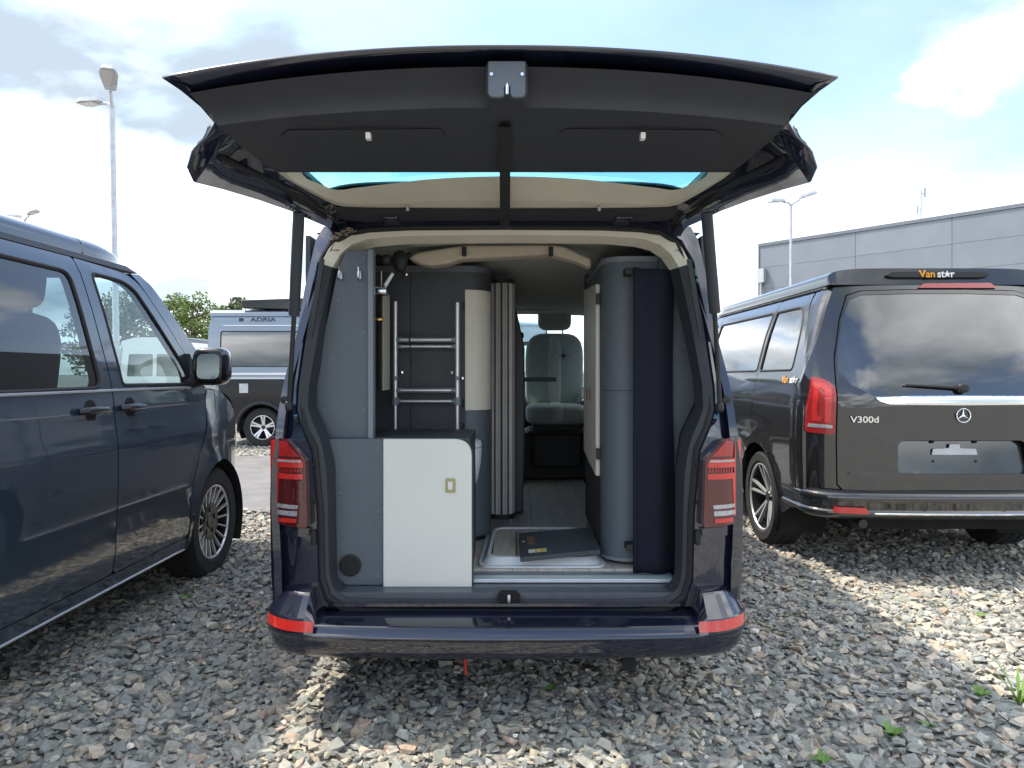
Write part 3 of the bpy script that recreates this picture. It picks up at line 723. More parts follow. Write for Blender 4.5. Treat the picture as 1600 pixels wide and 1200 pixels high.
# ------------------------------------------------------------------ lamp posts
def lamp_post(label, loc, H, heads, tilt=0.0, pole_r=0.07):
    t = thing('lamp_post', label, 'lamp post', loc, group='twin headed car park lamps')
    m = MB(); m.pipe([(0, 0, 0), (0, 0, 1.2), (0, 0, 1.25), (0, 0, H)], [pole_r*1.3, pole_r*1.25, pole_r, pole_r*0.8], 14); m.build('pole', 'galvanised', t)
    for a, up in heads:
        c, s = math.cos(a), math.sin(a)
        m = MB(); m.pipe([(0, 0, H-0.1), (c*0.12, s*0.12, H+0.03), (c*0.32, s*0.32, H+0.05+up*0.3)], 0.035, 8); arm = m.build('arm', 'galvanised', t)
        mt = Matrix.Translation((c*0.62, s*0.62, H+0.08+up*0.62)) @ Matrix.Rotation(a, 4, 'Z') @ Matrix.Rotation(-math.atan(up), 4, 'Y')
        pl = rp([(-0.34, -0.11), (0.18, -0.19), (0.36, -0.12), (0.36, 0.12), (0.18, 0.19), (-0.34, 0.11)], 0.05)
        m = MB(); m.loft([mt @ Vector((x, y, 0.0)) for x, y in pl], [mt @ Vector((x*0.9, y*0.85, 0.10)) for x, y in pl])
        m.add([mt @ Vector((x*0.9, y*0.85, 0.10)) for x, y in pl], [tuple(range(len(pl)))]); m.add([mt @ Vector((x, y, 0.0)) for x, y in pl], [tuple(range(len(pl)))])
        h = m.build('lamp_head', 'galvanised', t)
        m = MB(); m.obx(mt @ Matrix.Translation((0.08, 0, -0.008)), 0.44, 0.24, 0.016); m.build('lamp_glass', 'clear_lens', h)
    t.rotation_euler = (0, tilt, 0)
    return t
lamp_post('tall grey lamp post with two heads rising behind the left van', (-8.95, 16.0, 0.04), 7.40, [(R(-65), 0.38), (R(160), 0.05)], R(-1.0))
lamp_post('slim lamp post with two arms in front of the warehouse', (10.75, 27.7, 0.04), 7.95, [(R(-10), 0.30), (R(195), -0.08)], 0, 0.06)
lamp_post('far lamp head peeking over the roof of the left van', (-20.7, 30.0, 0.04), 7.85, [(R(-30), 0.15), (R(160), 0.1)], 0)

# ------------------------------------------------------------------ trees
mat('leaf_light', (0.17, 0.24, 0.055), rough=0.6, var=0.3, scale=2.0)
mat('leaf_dark', (0.11, 0.14, 0.05), rough=0.6, var=0.3, scale=2.0)
def tree(name, label, loc, H, rad, seed, leaf, n=9000, trunk=0.14):
    rng = np.random.default_rng(seed)
    t = thing(name, label, 'tree', loc, group='trees beyond the parking area')
    m = MB(); m.pipe([(0, 0, 0), (0.05, 0, H*0.3), (-0.05, 0.05, H*0.6), (0, 0, H*0.92)], [trunk, trunk*0.8, trunk*0.5, 0.02], 9)
    ends = []
    for k in range(16):
        a = rng.uniform(0, 6.28); z0 = H*rng.uniform(0.25, 0.75); l = rad*rng.uniform(0.5, 1.0)*(1.1-0.5*z0/H)
        e = (math.cos(a)*l, math.sin(a)*l, z0+l*rng.uniform(0.3, 0.8)); ends.append(e)
        m.pipe([(0, 0, z0), (e[0]*0.5, e[1]*0.5, z0+(e[2]-z0)*0.6), e], [trunk*0.4, trunk*0.25, 0.012], 6)
    m.build('trunk', 'bark', t)
    clumps = []
    for k in range(70):
        u = rng.normal(size=3); u /= np.linalg.norm(u); rr = rng.uniform(0.45, 1.0)**0.6
        clumps.append((u[0]*rad*rr, u[1]*rad*rr, H*0.62+u[2]*H*0.38*rr, rng.uniform(0.16, 0.34)*rad))
    idx = rng.integers(0, 70, n); C = np.array(clumps)[idx]
    off = rng.normal(size=(n, 3)); off /= np.linalg.norm(off, axis=1)[:, None]; off *= (rng.uniform(0.2, 1, (n, 1))**0.5)
    P = C[:, :3]+off*C[:, 3:4]*np.array([1, 1, 0.8])
    s = rng.uniform(0.05, 0.10, n); V = []; Fc = []
    A = rng.normal(size=(n, 3)); A /= np.linalg.norm(A, axis=1)[:, None]; B = np.cross(A, rng.normal(size=(n, 3))); B /= np.linalg.norm(B, axis=1)[:, None]
    q = np.stack([P-A*s[:, None], P+B*s[:, None]*0.45, P+A*s[:, None], P-B*s[:, None]*0.45], 1).reshape(-1, 3)
    m = MB(); m.v = [tuple(p) for p in q]; m.f = [(4*i, 4*i+1, 4*i+2, 4*i+3) for i in range(n)]
    m.build('crown', leaf, t)
tree('tree', 'bright green leafy tree between left van and silver camper', (-13.6, 30.0, 0.04), 4.9, 1.5, 3, 'leaf_light')
tree('tree', 'duller olive tree standing right behind the silver camper roof', (-11.0, 29.0, 0.04), 4.35, 1.35, 5, 'leaf_dark')
tree('tree', 'low olive tree at the far end behind the camper roof box', (-9.2, 30.0, 0.04), 4.1, 1.3, 8, 'leaf_dark', 7000)
tree('tree', 'dark olive tree seen through the front door window of the left van', (-14.6, 26.0, 0.04), 4.2, 1.9, 9, 'leaf_dark', 8000)


# ------------------------------------------------------------------ the open camper van in the middle
CX, CY = -0.035, 2.72
ZO = 0.045
van = thing('camper_van', 'dark navy camper van with its tailgate raised, in the middle of the row', 'camper van', (CX, CY, 0))
set_org((0, 0, -ZO))
t6(van, 'paint_navy', windows=False)
for o in van.children:
    if o.name.startswith('wheel') and not o.name.startswith('wheel_arch'): o.location.z = -ZO
set_org((CX, CY, 0))

def Yr(z): return 2.82+0.17*max(0.0, (z-1.1)/0.9)**1.15
def rpt(x, y, dy=0.0):                     # a photo pixel on the rear face of this van
    Y = 2.85
    for _ in range(8):
        p = px(x, y, Y+dy); Y = Yr(p.z)
    return px(x, y, Y+dy)
def sym(left, c=790):                      # half outline from top centre down to bottom centre -> closed loop
    return left+[(2*c-x, y) for x, y in left[::-1] if abs(x-c) > 1]
AP = sym([(790, 352), (640, 353), (575, 356), (545, 361), (520, 376), (501, 412), (483, 497), (467, 603), (465, 640), (472, 668), (488, 703), (497, 800), (499, 905), (509, 936), (532, 953), (575, 958), (680, 960), (790, 960)])
IN = sym([(790, 379), (640, 381), (575, 387), (550, 399), (534, 422), (514, 510), (495, 603), (494, 635), (512, 676), (524, 727), (526, 898), (533, 911), (548, 917), (575, 918), (680, 918), (790, 918)])
def ploop(l, dy=0.0, step=9):
    return [rpt(x, y, dy) for x, y in dens(l, step)]
# rear face of the body
sil = [(500, 351), (488, 372), (470, 450), (455, 540), (441, 610), (425, 668), (417, 700), (415, 800), (417, 900), (420, 948)]
SL = [rpt(*p) for p in sil]
hz = [p.z for p in SL][::-1]; hx = [CX-p.x for p in SL][::-1]
def sw(z): return float(np.interp(z, hz, hx))
def rearmap(x, z):
    e = min(1.0, abs(x-CX)/sw(z)); return (x, Yr(z)+0.05*e**9, z)
outl = [(CX-sw(p.z), p.z) for p in SL]; outl = outl+[(CX+CX-x, z) for x, z in outl[::-1]]
outl += [(rpt(x, y).x, rpt(x, y).z) for x, y in ((1040, 343), (940, 339), (790, 337), (640, 339), (540, 343))]
a2 = [(p.x, p.z) for p in ploop(AP, step=14)]
cz_ = 1.25
def grow(p):
    k = 0.030 if p[1] > 1.18 else 0.010
    d = Vector((p[0]-CX, (p[1]-cz_)*1.0)); d.normalize(); kz = 0.012 if p[1] < 1 else 0.02 if p[1] < 1.9 else 0.006
    return (p[0]+d.x*k, p[1]+d.y*kz)
hole = [grow(p) for p in a2]
hole = [(x, max(z, outl[len(SL)-1][1]+0.012)) for x, z in hole]
m = MB(); m.panel(outl, [hole], rearmap, 0.045)
h3 = [Vector(rearmap(*p)) for p in hole]; a3 = [Vector(rearmap(*p))+Vector((0, 0.03, 0)) for p in a2]
m.loft(h3, a3)
body = m.build('rear_body_frame', 'paint_navy', van, ang=30)
# rounded corners running forward into the flanks
for s in (-1, 1):
    zs = np.linspace(outl[len(SL)-1][1], SL[0].z, 26)
    rows = []
    for k, yl in enumerate((0.0, 0.05, 0.14, 0.26, 0.40, 0.56)):
        rows.append([])
        for z in zs:
            w0 = sw(z); t = yl/0.56
            x = w0*(1-t)+(t6hw(0.56+(Yr(z)-2.82), z-ZO)+0.003)*t+0.035*math.sin(math.pi*t)**0.5*(1-t)*0.6
            rows[-1].append((CX+s*x, Yr(z)+0.05+yl, z))
    m = MB()
    for a, b in zip(rows[:-1], rows[1:]): m.loft(a, b, closed=False)
    bmv = m.build('corner_panel', 'paint_navy', van, ang=60)
m = MB(); m.grid(21, 6, lambda u, v: (CX+(-1+2*u)*(0.78-0.01*v), 2.97+0.20*v, 2.018+0.025*(1-(2*u-1)**4)-0.012*(1-v)**2)); m.build('roof_rear_edge', 'paint_navy', van)
# rubber seal, plastic and cream linings round the opening
seal = [Vector(p)+Vector((0, -0.004, 0)) for p in a3]
m = MB(); m.pipe(seal, 0.014, 8, closed=True); m.build('door_seal', 'rubber', van)
apd = dens(AP, 9)
ap_r = []; 
def resample(l, n):
    q = dens(l, 3); d = [0]
    for a, b in zip(q, q[1:]+q[:1]): d.append(d[-1]+math.hypot(b[0]-a[0], b[1]-a[1]))
    t = np.linspace(0, d[-1], n, endpoint=False); qq = q+[q[0]]
    return [(float(np.interp(s, d, [p[0] for p in qq])), float(np.interp(s, d, [p[1] for p in qq]))) for s in t]
def match(l, anchors, n=24):               # resample piecewise so both loops stay in step
    out = []
    for i in range(len(anchors)):
        a, b = anchors[i], anchors[(i+1) % len(anchors)]
        seg = l[a:b+1] if b > a else l[a:]+l[:b+1]
        q = dens(seg, 2, closed=False); d = [0]
        for u, v in zip(q, q[1:]): d.append(d[-1]+math.hypot(v[0]-u[0], v[1]-u[1]))
        t = np.linspace(0, d[-1], n, endpoint=False)
        out += [(float(np.interp(s, d, [p[0] for p in q])), float(np.interp(s, d, [p[1] for p in q]))) for s in t]
    return out
NA, NI = len(AP), len(IN)
iaA = [5, 8, 14, NA-14, NA-8, NA-5]; iaI = [4, 7, 12, NI-12, NI-7, NI-4]
mA = match(AP, iaA); mI = match(IN, iaI)
oA = [rpt(x, y, 0.03) for x, y in mA]; mid = [rpt((a[0]*0.45+b[0]*0.55), (a[1]*0.45+b[1]*0.55), 0.045) for a, b in zip(mA, mI)]; oI = [rpt(x, y, 0.13) for x, y in mI]
n = len(oA)
cream = [i for i in range(n) if i >= 24*5]           # the run over the top
dark = [i for i in range(n) if i < 24*5]
for nm, idx, mt in (('opening_trim', dark, 'trim_dark'), ('headlining_trim', cream, 'cream_trim')):
    m = MB(); idx = idx+[(idx[-1]+1) % n]
    for a, b in zip(idx[:-1], idx[1:]):
        m.add([oA[a], oA[b], mid[b], mid[a]], [(0, 1, 2, 3)]); m.add([mid[a], mid[b], oI[b], oI[a]], [(0, 1, 2, 3)])
    m.build(nm, mt, van, ang=60)

# load sill
m = MB()
for k in range(120):
    x0 = px(533, 918, 2.98).x+k*0.0116
    m.bx(x0, x0+0.0085, 2.93, 2.985, 0.470, 0.4952)
m.bx(px(530, 918, 2.9).x, px(1052, 918, 2.9).x, 2.87, 3.05, 0.44, 0.494); m.build('sill_mat', 'sill_rubber', van)
m = MB(); m.bx(px(735, 900, 3.02).x, px(1050, 900, 3.02).x, 2.99, 3.05, 0.497, 0.513); m.build('sill_plate', 'sill_metal', van, bevel=0.003)
m = MB(); m.bx(px(737, 900, 3.07).x, px(1050, 900, 3.07).x, 3.052, 3.12, 0.49, 0.509); m.build('floor_edge', 'slate_edge', van)
c = rpt(795, 937, 0.02)
m = MB(); m.prism(rp([(c.x-0.046, c.z-0.018), (c.x+0.046, c.z-0.018), (c.x+0.046, c.z+0.020), (c.x-0.046, c.z+0.020)], 0.014), 2.846, 2.90, 'xz')
st = m.build('latch_striker', 'dirty_underbody', van)
m = MB(); m.pipe([(c.x, 2.842, c.z-0.014), (c.x, 2.836, c.z), (c.x, 2.842, c.z+0.018)], 0.007, 8); m.build('striker_pin', 'alu', st)

# tail lights
def rear_light(s):
    def X(x): return x if s < 0 else 2*790-x
    def pl(l): return [(rpt(X(x), y).x, rpt(X(x), y).z) for x, y in l]
    o = pl([(417, 684), (449, 684), (481, 716), (484, 822), (418, 817)])
    def f(d): return lambda x, z: (x, Yr(z)-d+0.075*max(0, (abs(x-CX)-0.80)/0.15)**2.2, z)
    m = MB(); m.panel(rp(o, 0.012), [], f(0.035), 0.03, back=(0, 0.06, 0)); L = m.build('rear_light', 'dark_red_lens', van, ang=35)
    def sub(nm, l, mt, d=0.039, r=0.004):
        m = MB(); m.panel(rp(pl(l), r), [], f(d), 0.03, back=(0, 0.006, 0)); m.build(nm, mt, L, ang=35)
    sub('light_bar', [(420, 688), (431, 688), (433, 716), (474, 716), (478, 722), (478, 729), (434, 729), (433, 738), (478, 739), (478, 747), (437, 747), (433, 806), (421, 806)], 'bright_red_lens')
    sub('light_bar', [(436, 689), (449, 688), (472, 712), (437, 712)], 'red_lens')
    sub('light_bar', [(436, 808), (467, 808), (467, 814), (436, 814)], 'bright_red_lens')
    sub('light_bar', [(438, 750), (478, 750), (479, 783), (434, 783)], 'dark_red_lens', 0.037)
    sub('reversing_light', [(432, 786), (470, 787), (469, 793), (432, 792)], 'clear_lens')
    sub('reversing_light', [(431, 796), (469, 796), (468, 804), (431, 803)], 'clear_lens')
    sub('light_strip', [(433, 717.5), (474, 717.5), (476, 720.5), (433, 720.5)], 'clear_lens', 0.0415)
    for k in range(9):
        x = 437+k*4.6; sub('light_pattern', [(x, 731), (x+2.6, 731), (x+2.6, 736), (x, 736)], 'red_lens', 0.0395, 0.0)
    # body colour shoulder under the lamp, door check pocket and bolts
    m = MB(); q = pl([(417, 820), (484, 825), (483, 838), (417, 836)])
    m.panel(rp(q, 0.004), [], f(0.012), 0.03, back=(0, 0.03, 0)); m.build('light_shoulder', 'paint_navy', van)
    for yy in (727, 785):
        p = rpt(X(491), yy); m = MB(); m.lathe([(0.001, -0.006), (0.007, -0.006), (0.009, 0.003)], (p.x, p.y-0.001, p.z), 'y', 12); m.build('bolt', 'dirty_underbody', van)
    p = rpt(X(490), 840); m = MB(); pillow(m, (p.x, p.y-0.002, p.z), (0.022, 0.02, 0.06), 0.5); m.build('bump_stop', 'rubber', van)
rear_light(-1); rear_light(1)

# rear bumper: a profile swept round the corners
def bumper(root, cx, y0, hwid, prof, rcorner, mt, name, fwd=0.5, top=None, bow=0.03):
    path = []
    for t in np.linspace(0, 1, 8): path.append((-hwid, y0+fwd-(fwd-rcorner)*t))
    for a in np.linspace(0, math.pi/2, 12)[1:]: path.append((-hwid+rcorner*1.15*(1-math.cos(a)), y0+rcorner*(1-math.sin(a))))
    for x in np.linspace(-hwid+rcorner*1.15, 0, 14)[1:]: path.append((x, y0-bow*(1-(x/(hwid-rcorner))**2)))
    path = path+[(-x, y) for x, y in path[::-1][1:]]
    rings = []
    for i, (x, y) in enumerate(path):
        a = path[max(i-1, 0)]; b = path[min(i+1, len(path)-1)]; tx, ty = b[0]-a[0], b[1]-a[1]; l = math.hypot(tx, ty); nx, ny = ty/l, -tx/l
        g = top(abs(x)) if top else (lambda o, z: (o, z))
        r = []
        for o, z in prof:
            o2, z2 = g(o, z); r.append((cx+x-nx*o2, y-ny*o2, z2))
        rings.append(r)
    m = MB()
    for A, B in zip(rings[:-1], rings[1:]): m.loft(A, B, closed=False)
    return m.build(name, mt, root, ang=50)
def btop(ax):
    k = sstep(0.745, 0.768, ax)
    def g(o, z):
        c = dict(zip(prof[:7], corner)).get((o, z), (o, z))
        return (o*(1-k)+c[0]*k, z*(1-k)+c[1]*k)
    return g
corner = [(0.16, 0.536), (0.080, 0.532), (0.062, 0.524), (0.052, 0.512), (0.012, 0.444), (0.004, 0.437), (0.0005, 0.386)]
prof = [(0.16, 0.432), (0.10, 0.430), (0.055, 0.422), (0.028, 0.417), (0.023, 0.4145), (0.0205, 0.412), (0.0008, 0.3785), (0.0, 0.375), (0.003, 0.371), (0.010, 0.366), (0.012, 0.350), (0.016, 0.325), (0.030, 0.300), (0.055, 0.282), (0.09, 0.272), (0.20, 0.268)]
bp = bumper(van, CX, 2.70, 0.968, prof, 0.20, 'paint_navy', 'rear_bumper', fwd=0.55, top=btop)
for s in (-1, 1):
    m = MB(); zz = (0.398, 0.436)
    def fr(u, v):
        a = u*1.05; r_ = 0.20
        x = 0.958-r_*1.15*(1-math.sin(a)*0.999) if False else None
        t = u
        ang = math.pi/2*(1-t*0.86)
        X_ = -0.958+r_*1.15*(1-math.cos(ang)); Y_ = 2.70+r_*(1-math.sin(ang))
        return (CX-s*X_*-1 if False else CX+s*(-X_), Y_-0.004*math.sin(ang)+0.010*v, zz[0]+(zz[1]-zz[0])*v)
    m.grid(14, 3, fr)
    m.v = [(CX+(p[0]-CX)*1.006, p[1]-0.008, p[2]) for p in m.v]
    rf = m.build('reflector', 'bright_red_lens', van)
    for q in (0.30, 0.80):
        m = MB(); yq = 2.70-0.03*(1-(q/0.758)**2)+(0.012 if q < 0.5 else 0.035); m.lathe([(0.001, -0.004), (0.013, -0.004), (0.015, 0.01)], (CX+s*q, yq, 0.335), 'y', 16); m.build('parking_sensor', 'paint_navy', van)
m = MB(); m.pipe([(-0.206, 2.95, 0.26), (-0.206, 2.93, 0.19), (-0.203, 2.92, 0.14)], [0.006, 0.008, 0.007], 6); m.build('tow_strap', 'red_strap', van)
m = MB(); m.pipe([(0.45, 3.1, 0.24), (0.45, 2.80, 0.235)], 0.03, 12); m.bx(-0.7, 0.7, 2.86, 3.2, 0.24, 0.43); m.build('exhaust', 'dirty_underbody', van)

# ------------------------------------------------------------------ tailgate, raised level
ST = [  # distance, half width, height at the edge, height at the middle
    (3.04, 0.745, 1.995, 2.035), (2.85, 0.765, 1.985, 2.065), (2.60, 0.785, 1.972, 2.095), (2.35, 0.805, 1.950, 2.115), (2.10, 0.825, 1.922, 2.125), (1.93, 0.835, 1.898, 2.13),
    (1.89, 0.836, 1.925, 2.13), (1.87, 0.815, 1.960, 2.13), (1.85, 0.765, 1.995, 2.13), (1.82, 0.735, 2.020, 2.13), (1.76, 0.745, 2.040, 2.132), (1.70, 0.765, 2.056, 2.134), (1.652, 0.786, 2.066, 2.128)]
sy = [s[0] for s in ST][::-1]
def sti(y, k): return float(np.interp(y, sy, [s[k] for s in ST][::-1]))
def skin(y, e, dz=0.0, inset=0.0):
    w = sti(y, 1)-inset; ze, zc = sti(y, 2), sti(y, 3)
    return (CX+e*w, y-0.02*(1-e*e)*(1 if y < 1.7 else 0), ze+(zc-ze)*(1-abs(e)**float(np.interp(y, [1.80, 2.02], [2.2, 9.0])))+dz)
yy = sorted(set(list(np.linspace(1.652, 3.04, 40))+sy), reverse=True)
es = np.linspace(-1, 1, 41)
# glass opening in the skin: rows between 2.37 and 2.80
m = MB()
def open_(y, e): return 2.26 < y < 2.66 and abs(e) < 0.85
for a, b in zip(yy[:-1], yy[1:]):
    for e0, e1 in zip(es[:-1], es[1:]):
        if open_((a+b)/2, (e0+e1)/2): continue
        m.add([skin(a, e0), skin(a, e1), skin(b, e1), skin(b, e0)], [(0, 1, 2, 3)])
bm = bmesh.new(); me = bpy.data.meshes.new('t'); me.from_pydata(m.v, [], m.f); bm.from_mesh(me); bmesh.ops.remove_doubles(bm, verts=bm.verts, dist=1e-5)
m.v = [v.co[:] for v in bm.verts]; m.f = [tuple(v.index for v in f.verts) for f in bm.faces]; bm.free()
tg = m.build('tailgate', 'paint_navy', van, ang=35)
mod = tg.modifiers.new('sheet', 'SOLIDIFY'); mod.thickness = 0.006; mod.offset = -1
m = MB(); m.grid(33, 10, lambda u, v: skin(2.24+0.50*v, (-1+2*u)*0.885, -0.004)); m.build('rear_window', 'glass_tailgate', tg, ang=60)
# inner frame flanks
for s in (-1, 1):
    m = MB()
    m.grid(9, 30, lambda u, v: tuple(Vector(skin(3.0-1.12*v, s*0.995))*(1-u)+Vector((CX+s*(sti(3.0-1.12*v, 1)-0.050-0.022*(1-v)), 3.0-1.12*v, 2.040+0.005*v))*u+Vector((0, 0, 0.010*math.sin(math.pi*u*2)))))
    m.build('inner_frame', 'paint_black', tg, ang=60)
    m = MB(); a = Vector(skin(2.86, s*0.955)); b = Vector(skin(1.98, s*0.945)); off = Vector((0, 0, -0.004))
    m.pipe([a+off, (a+b)/2+off+Vector((0, 0, 0.02)), b+off], 0.010, 8); m.build('frame_seal', 'rubber', tg)
# dark lower trim board: rear lip, face and underside
def crease(e): return Vector((CX+e*0.715, 1.785, 2.002+0.045*(1-abs(e)**2.2)))
def lip(e): return Vector((CX+e*0.745, 1.70-0.012*(1-e*e), 2.050+0.058*(1-abs(e)**2.2)))
def wedge(e): return Vector((CX+e*0.735, 2.30, 2.030))
def trim(u, v):
    e = -1+2*u
    if v < 0.5:
        t = v/0.5; p = lip(e)*(1-t)+crease(e)*t; p.z -= 0.012*math.sin(math.pi*t)*0; p.y += 0.025*math.sin(math.pi*t); return tuple(p)
    t = (v-0.5)/0.5; p = crease(e)*(1-t)+wedge(e)*t; p.z -= 0.006*math.sin(math.pi*t); return tuple(p)
m = MB(); m.grid(41, 25, trim)
m.loft([wedge(e) for e in es], [wedge(e)+Vector((0, 0.01, 0.07)) for e in es], closed=False)
ib = m.build('trim_board', 'trim_dark', tg, ang=50)
for s in (-1, 1):
    c = [trim(0.5+s*x*0.5, v) for x, v in ((0.22, 0.66), (0.24, 0.62), (0.78, 0.58), (0.82, 0.62), (0.70, 0.70), (0.30, 0.71))]
    m = MB(); m.add([(p[0], p[1], p[2]-0.003) for p in c]+[(p[0], p[1], p[2]+0.02) for p in c], [(0, 1, 2, 3, 4, 5)]+[(i, (i+1) % 6, 6+(i+1) % 6, 6+i) for i in range(6)]); m.build('grip_recess', 'trim_dark', ib, bevel=0.004)
    p = px(790+s*214, 211, 1.87); m = MB(); m.bx(p.x-0.006, p.x+0.006, p.y-0.01, p.y+0.01, p.z-0.012, p.z+0.004); m.build('clip', 'sticker_white', ib)
    ed = [Vector(skin(y, s*0.985)) for y in (1.66, 1.70, 1.74, 1.78, 1.81, 1.84)]; et = [Vector(trim(0.5+s*0.5, v)) for v in (0.0, 0.12, 0.25, 0.38, 0.5, 0.53)]
    em = [a*0.5+b*0.5+Vector((-s*0.012, 0, 0.004)) for a, b in zip(ed, et)]
    m = MB(); m.loft(ed, em, closed=False); m.loft(em, et, closed=False); m.build('end_closure', 'paint_navy', tg, ang=70)
# latch plate
m = MB(); c = px(792, 126, 1.675)
pl = rp([(c.x-0.044, c.z+0.042), (c.x-0.044, c.z-0.043), (c.x-0.006, c.z-0.043), (c.x-0.006, c.z-0.015), (c.x+0.008, c.z-0.015), (c.x+0.008, c.z-0.043), (c.x+0.044, c.z-0.043), (c.x+0.044, c.z+0.042)], [0.004, 0.014, 0.01, 0.006, 0.006, 0.012, 0.014, 0.004])
m.prism(pl, 1.664, 1.676, 'xz'); la = m.build('latch_plate', 'slate_laminate', tg, bevel=0.002)
m = MB(); m.bx(c.x-0.050, c.x+0.050, 1.677, 1.78, c.z-0.035, c.z+0.05); m.build('latch_housing', 'trim_dark', tg, bevel=0.01)
m = MB(); m.pipe([(c.x+0.001, 1.668, c.z-0.010), (c.x+0.001, 1.668, c.z-0.035)], 0.0045, 8)
for q in (-1, 1): m.lathe([(0.001, -0.002), (0.004, -0.002), (0.005, 0.002)], (c.x+q*0.036, 1.663, c.z+0.01), 'y', 10)
m.build('latch_claw', 'chrome', la)
# cream frame round the window
gi = rp([(-0.66, 2.20), (0.66, 2.20), (0.695, 2.45), (0.632, 2.665), (0, 2.515), (-0.632, 2.665), (-0.695, 2.45)], [0.02, 0.02, 0.06, 0.06, 0.9, 0.06, 0.06], 6)
go = rp([(-0.74, 2.22), (0.74, 2.22), (0.765, 2.34), (0.70, 2.90), (0, 2.95), (-0.70, 2.90), (-0.765, 2.34)], [0.02, 0.02, 0.08, 0.22, 0.9, 0.22, 0.08], 6)
def gzz(x, y): e = x/max(0.2, sti(y, 1)); return skin(y, e)[2]-0.012
A = [Vector((CX+x, y, gzz(x, y))) for x, y in gi]; B = [Vector((CX+x*0.975, y, 2.043 if y > 2.5 else 2.036)) for x, y in go]
m = MB(); Mi = [a*0.45+b*0.55+Vector((0, 0, -0.012)) for a, b in zip(A, B)]
m.loft(A, Mi); m.loft(Mi, B); m.build('window_frame', 'cream_trim', tg, ang=60)
m = MB(); m.grid(21, 3, lambda u, v: (CX+(-1+2*u)*(0.70-0.02*v), 2.86+0.17*v-0.05*abs(-1+2*u)**3, 2.040-0.022*v)); m.build('hinge_cover', 'trim_dark', tg)
for x in (637, 936):
    p = px(x, 321, 2.82); m = MB(); m.bx(p.x-0.006, p.x+0.006, p.y-0.004, p.y+0.004, p.z-0.022, p.z+0.012); m.pipe([(p.x, p.y-0.006, p.z+0.006), (p.x, p.y-0.014, p.z-0.008), (p.x, p.y-0.006, p.z-0.018)], 0.003, 6); m.build('frame_hook', 'alu', tg)
for x in (612, 972):
    p = px(x, 340, 3.0); m = MB(); m.bx(p.x-0.035, p.x+0.035, 2.93, 3.08, p.z-0.02, p.z+0.012); m.build('hinge', 'paint_navy', tg, bevel=0.006)
# pull strap and gas struts
m = MB(); a = px(789, 198, 1.86); b = px(789, 353, 2.865)
m.loft([a+Vector((-0.015, 0, 0)), a+Vector((0.015, 0, 0)), a+Vector((0.015, 0, 0.006)), a+Vector((-0.015, 0, 0.006))], [b+Vector((-0.020, 0, 0)), b+Vector((0.020, 0, 0)), b+Vector((0.020, 0, 0.006)), b+Vector((-0.020, 0, 0.006))]); m.build('pull_strap', 'black_plastic', van)
for s, t0, t1, t2 in ((-1, (467, 332), (459.5, 492), (451.5, 634)), (1, (1104, 332), (1117, 488), (1125, 636))):
    a, b, c = px(*t0, 2.60), px(*t1, 2.72), px(*t2, 2.80)
    m = MB(); m.pipe([a, b], 0.0215, 14); g = m.build('gas_strut', 'trim_dark', van)
    m = MB(); m.pipe([b-(b-a)*0.02, c], 0.0095, 10); pillow(m, c, (0.03, 0.03, 0.04), 0.7); m.build('strut_rod', 'black_plastic', g)
# grime on the hinge corner, pocket reliefs on the pillars
m = MB(); rg = random.Random(4)
for k in range(26):
    t = k/25; p = px(519+34*t+rg.uniform(-3, 3), 371-13*t+rg.uniform(-4, 4), 2.955); pillow(m, p, (rg.uniform(0.008, 0.02), 0.012, rg.uniform(0.005, 0.012)), 0.8, Matrix.Rotation(rg.uniform(-1, 1), 4, 'Y'), 8, 6)
if True:
    m.build('dried_dirt', 'grime', van)
for s in (-1, 1):
    def X(x): return x if s < 0 else 2*790-x
    m = MB()
    q = [(rpt(X(x), y).x, rpt(X(x), y).z) for x, y in rp([(500, 404), (507, 404), (497, 470), (487, 530), (484, 520), (492, 450)], 3)]
    m.panel(q, [], lambda x, z: (x, Yr(z)-0.003, z), 0.03, back=(0, 0.01, 0)); m.build('pillar_cover', 'black_plastic', van)
    p = rpt(X(441), 625); m = MB(); m.lathe([(0.001, -0.01), (0.016, -0.008), (0.018, 0.01)], (p.x+(-s)*0.006, p.y+0.012, p.z), 'y', 16); m.build('strut_mount', 'black_plastic', van)

# ------------------------------------------------------------------ camper fittings (fixed to the van)
def slab(x0, x1, y0, y1, Y, th, name, mt, bevel=0.003, parent=None):
    a, b = px(x0, y1, Y), px(x1, y0, Y)
    m = MB(); m.bx(a.x, b.x, Y, Y+th, a.z, b.z); return m.build(name, mt, parent or van, bevel=bevel)
def plate(pts, Y, th, name, mt, bevel=0.002, parent=None, r=0.0):
    q = [(px(x, y, Y).x, px(x, y, Y).z) for x, y in pts]
    if r: q = rp(q, r)
    m = MB(); m.prism(q, Y, Y+th, 'xz'); return m.build(name, mt, parent or van, bevel=bevel)
FZ = 0.52
# floor planks
for k in range(9):
    x0 = -0.46+k*0.112
    m = MB(); m.bx(x0, x0+0.1105, 3.12, 6.3, FZ-0.03, FZ+0.0006*(k % 3)); m.build('floor_plank', 'floor_vinyl', van, bevel=0.0012)
m = MB(); m.bx(-0.86, 0.80, 3.05, 6.35, 0.40, FZ-0.031); m.build('subfloor', 'dirty_underbody', van)
m = MB(); m.bx(-0.06, 0.66, 5.74, 6.26, FZ, 0.90); m.build('seat_box', 'dash', van, bevel=0.02)
m = MB(); m.bx(-0.86, 0.80, 6.31, 7.1, 0.44, FZ-0.01); m.build('cab_floor', 'dash', van)
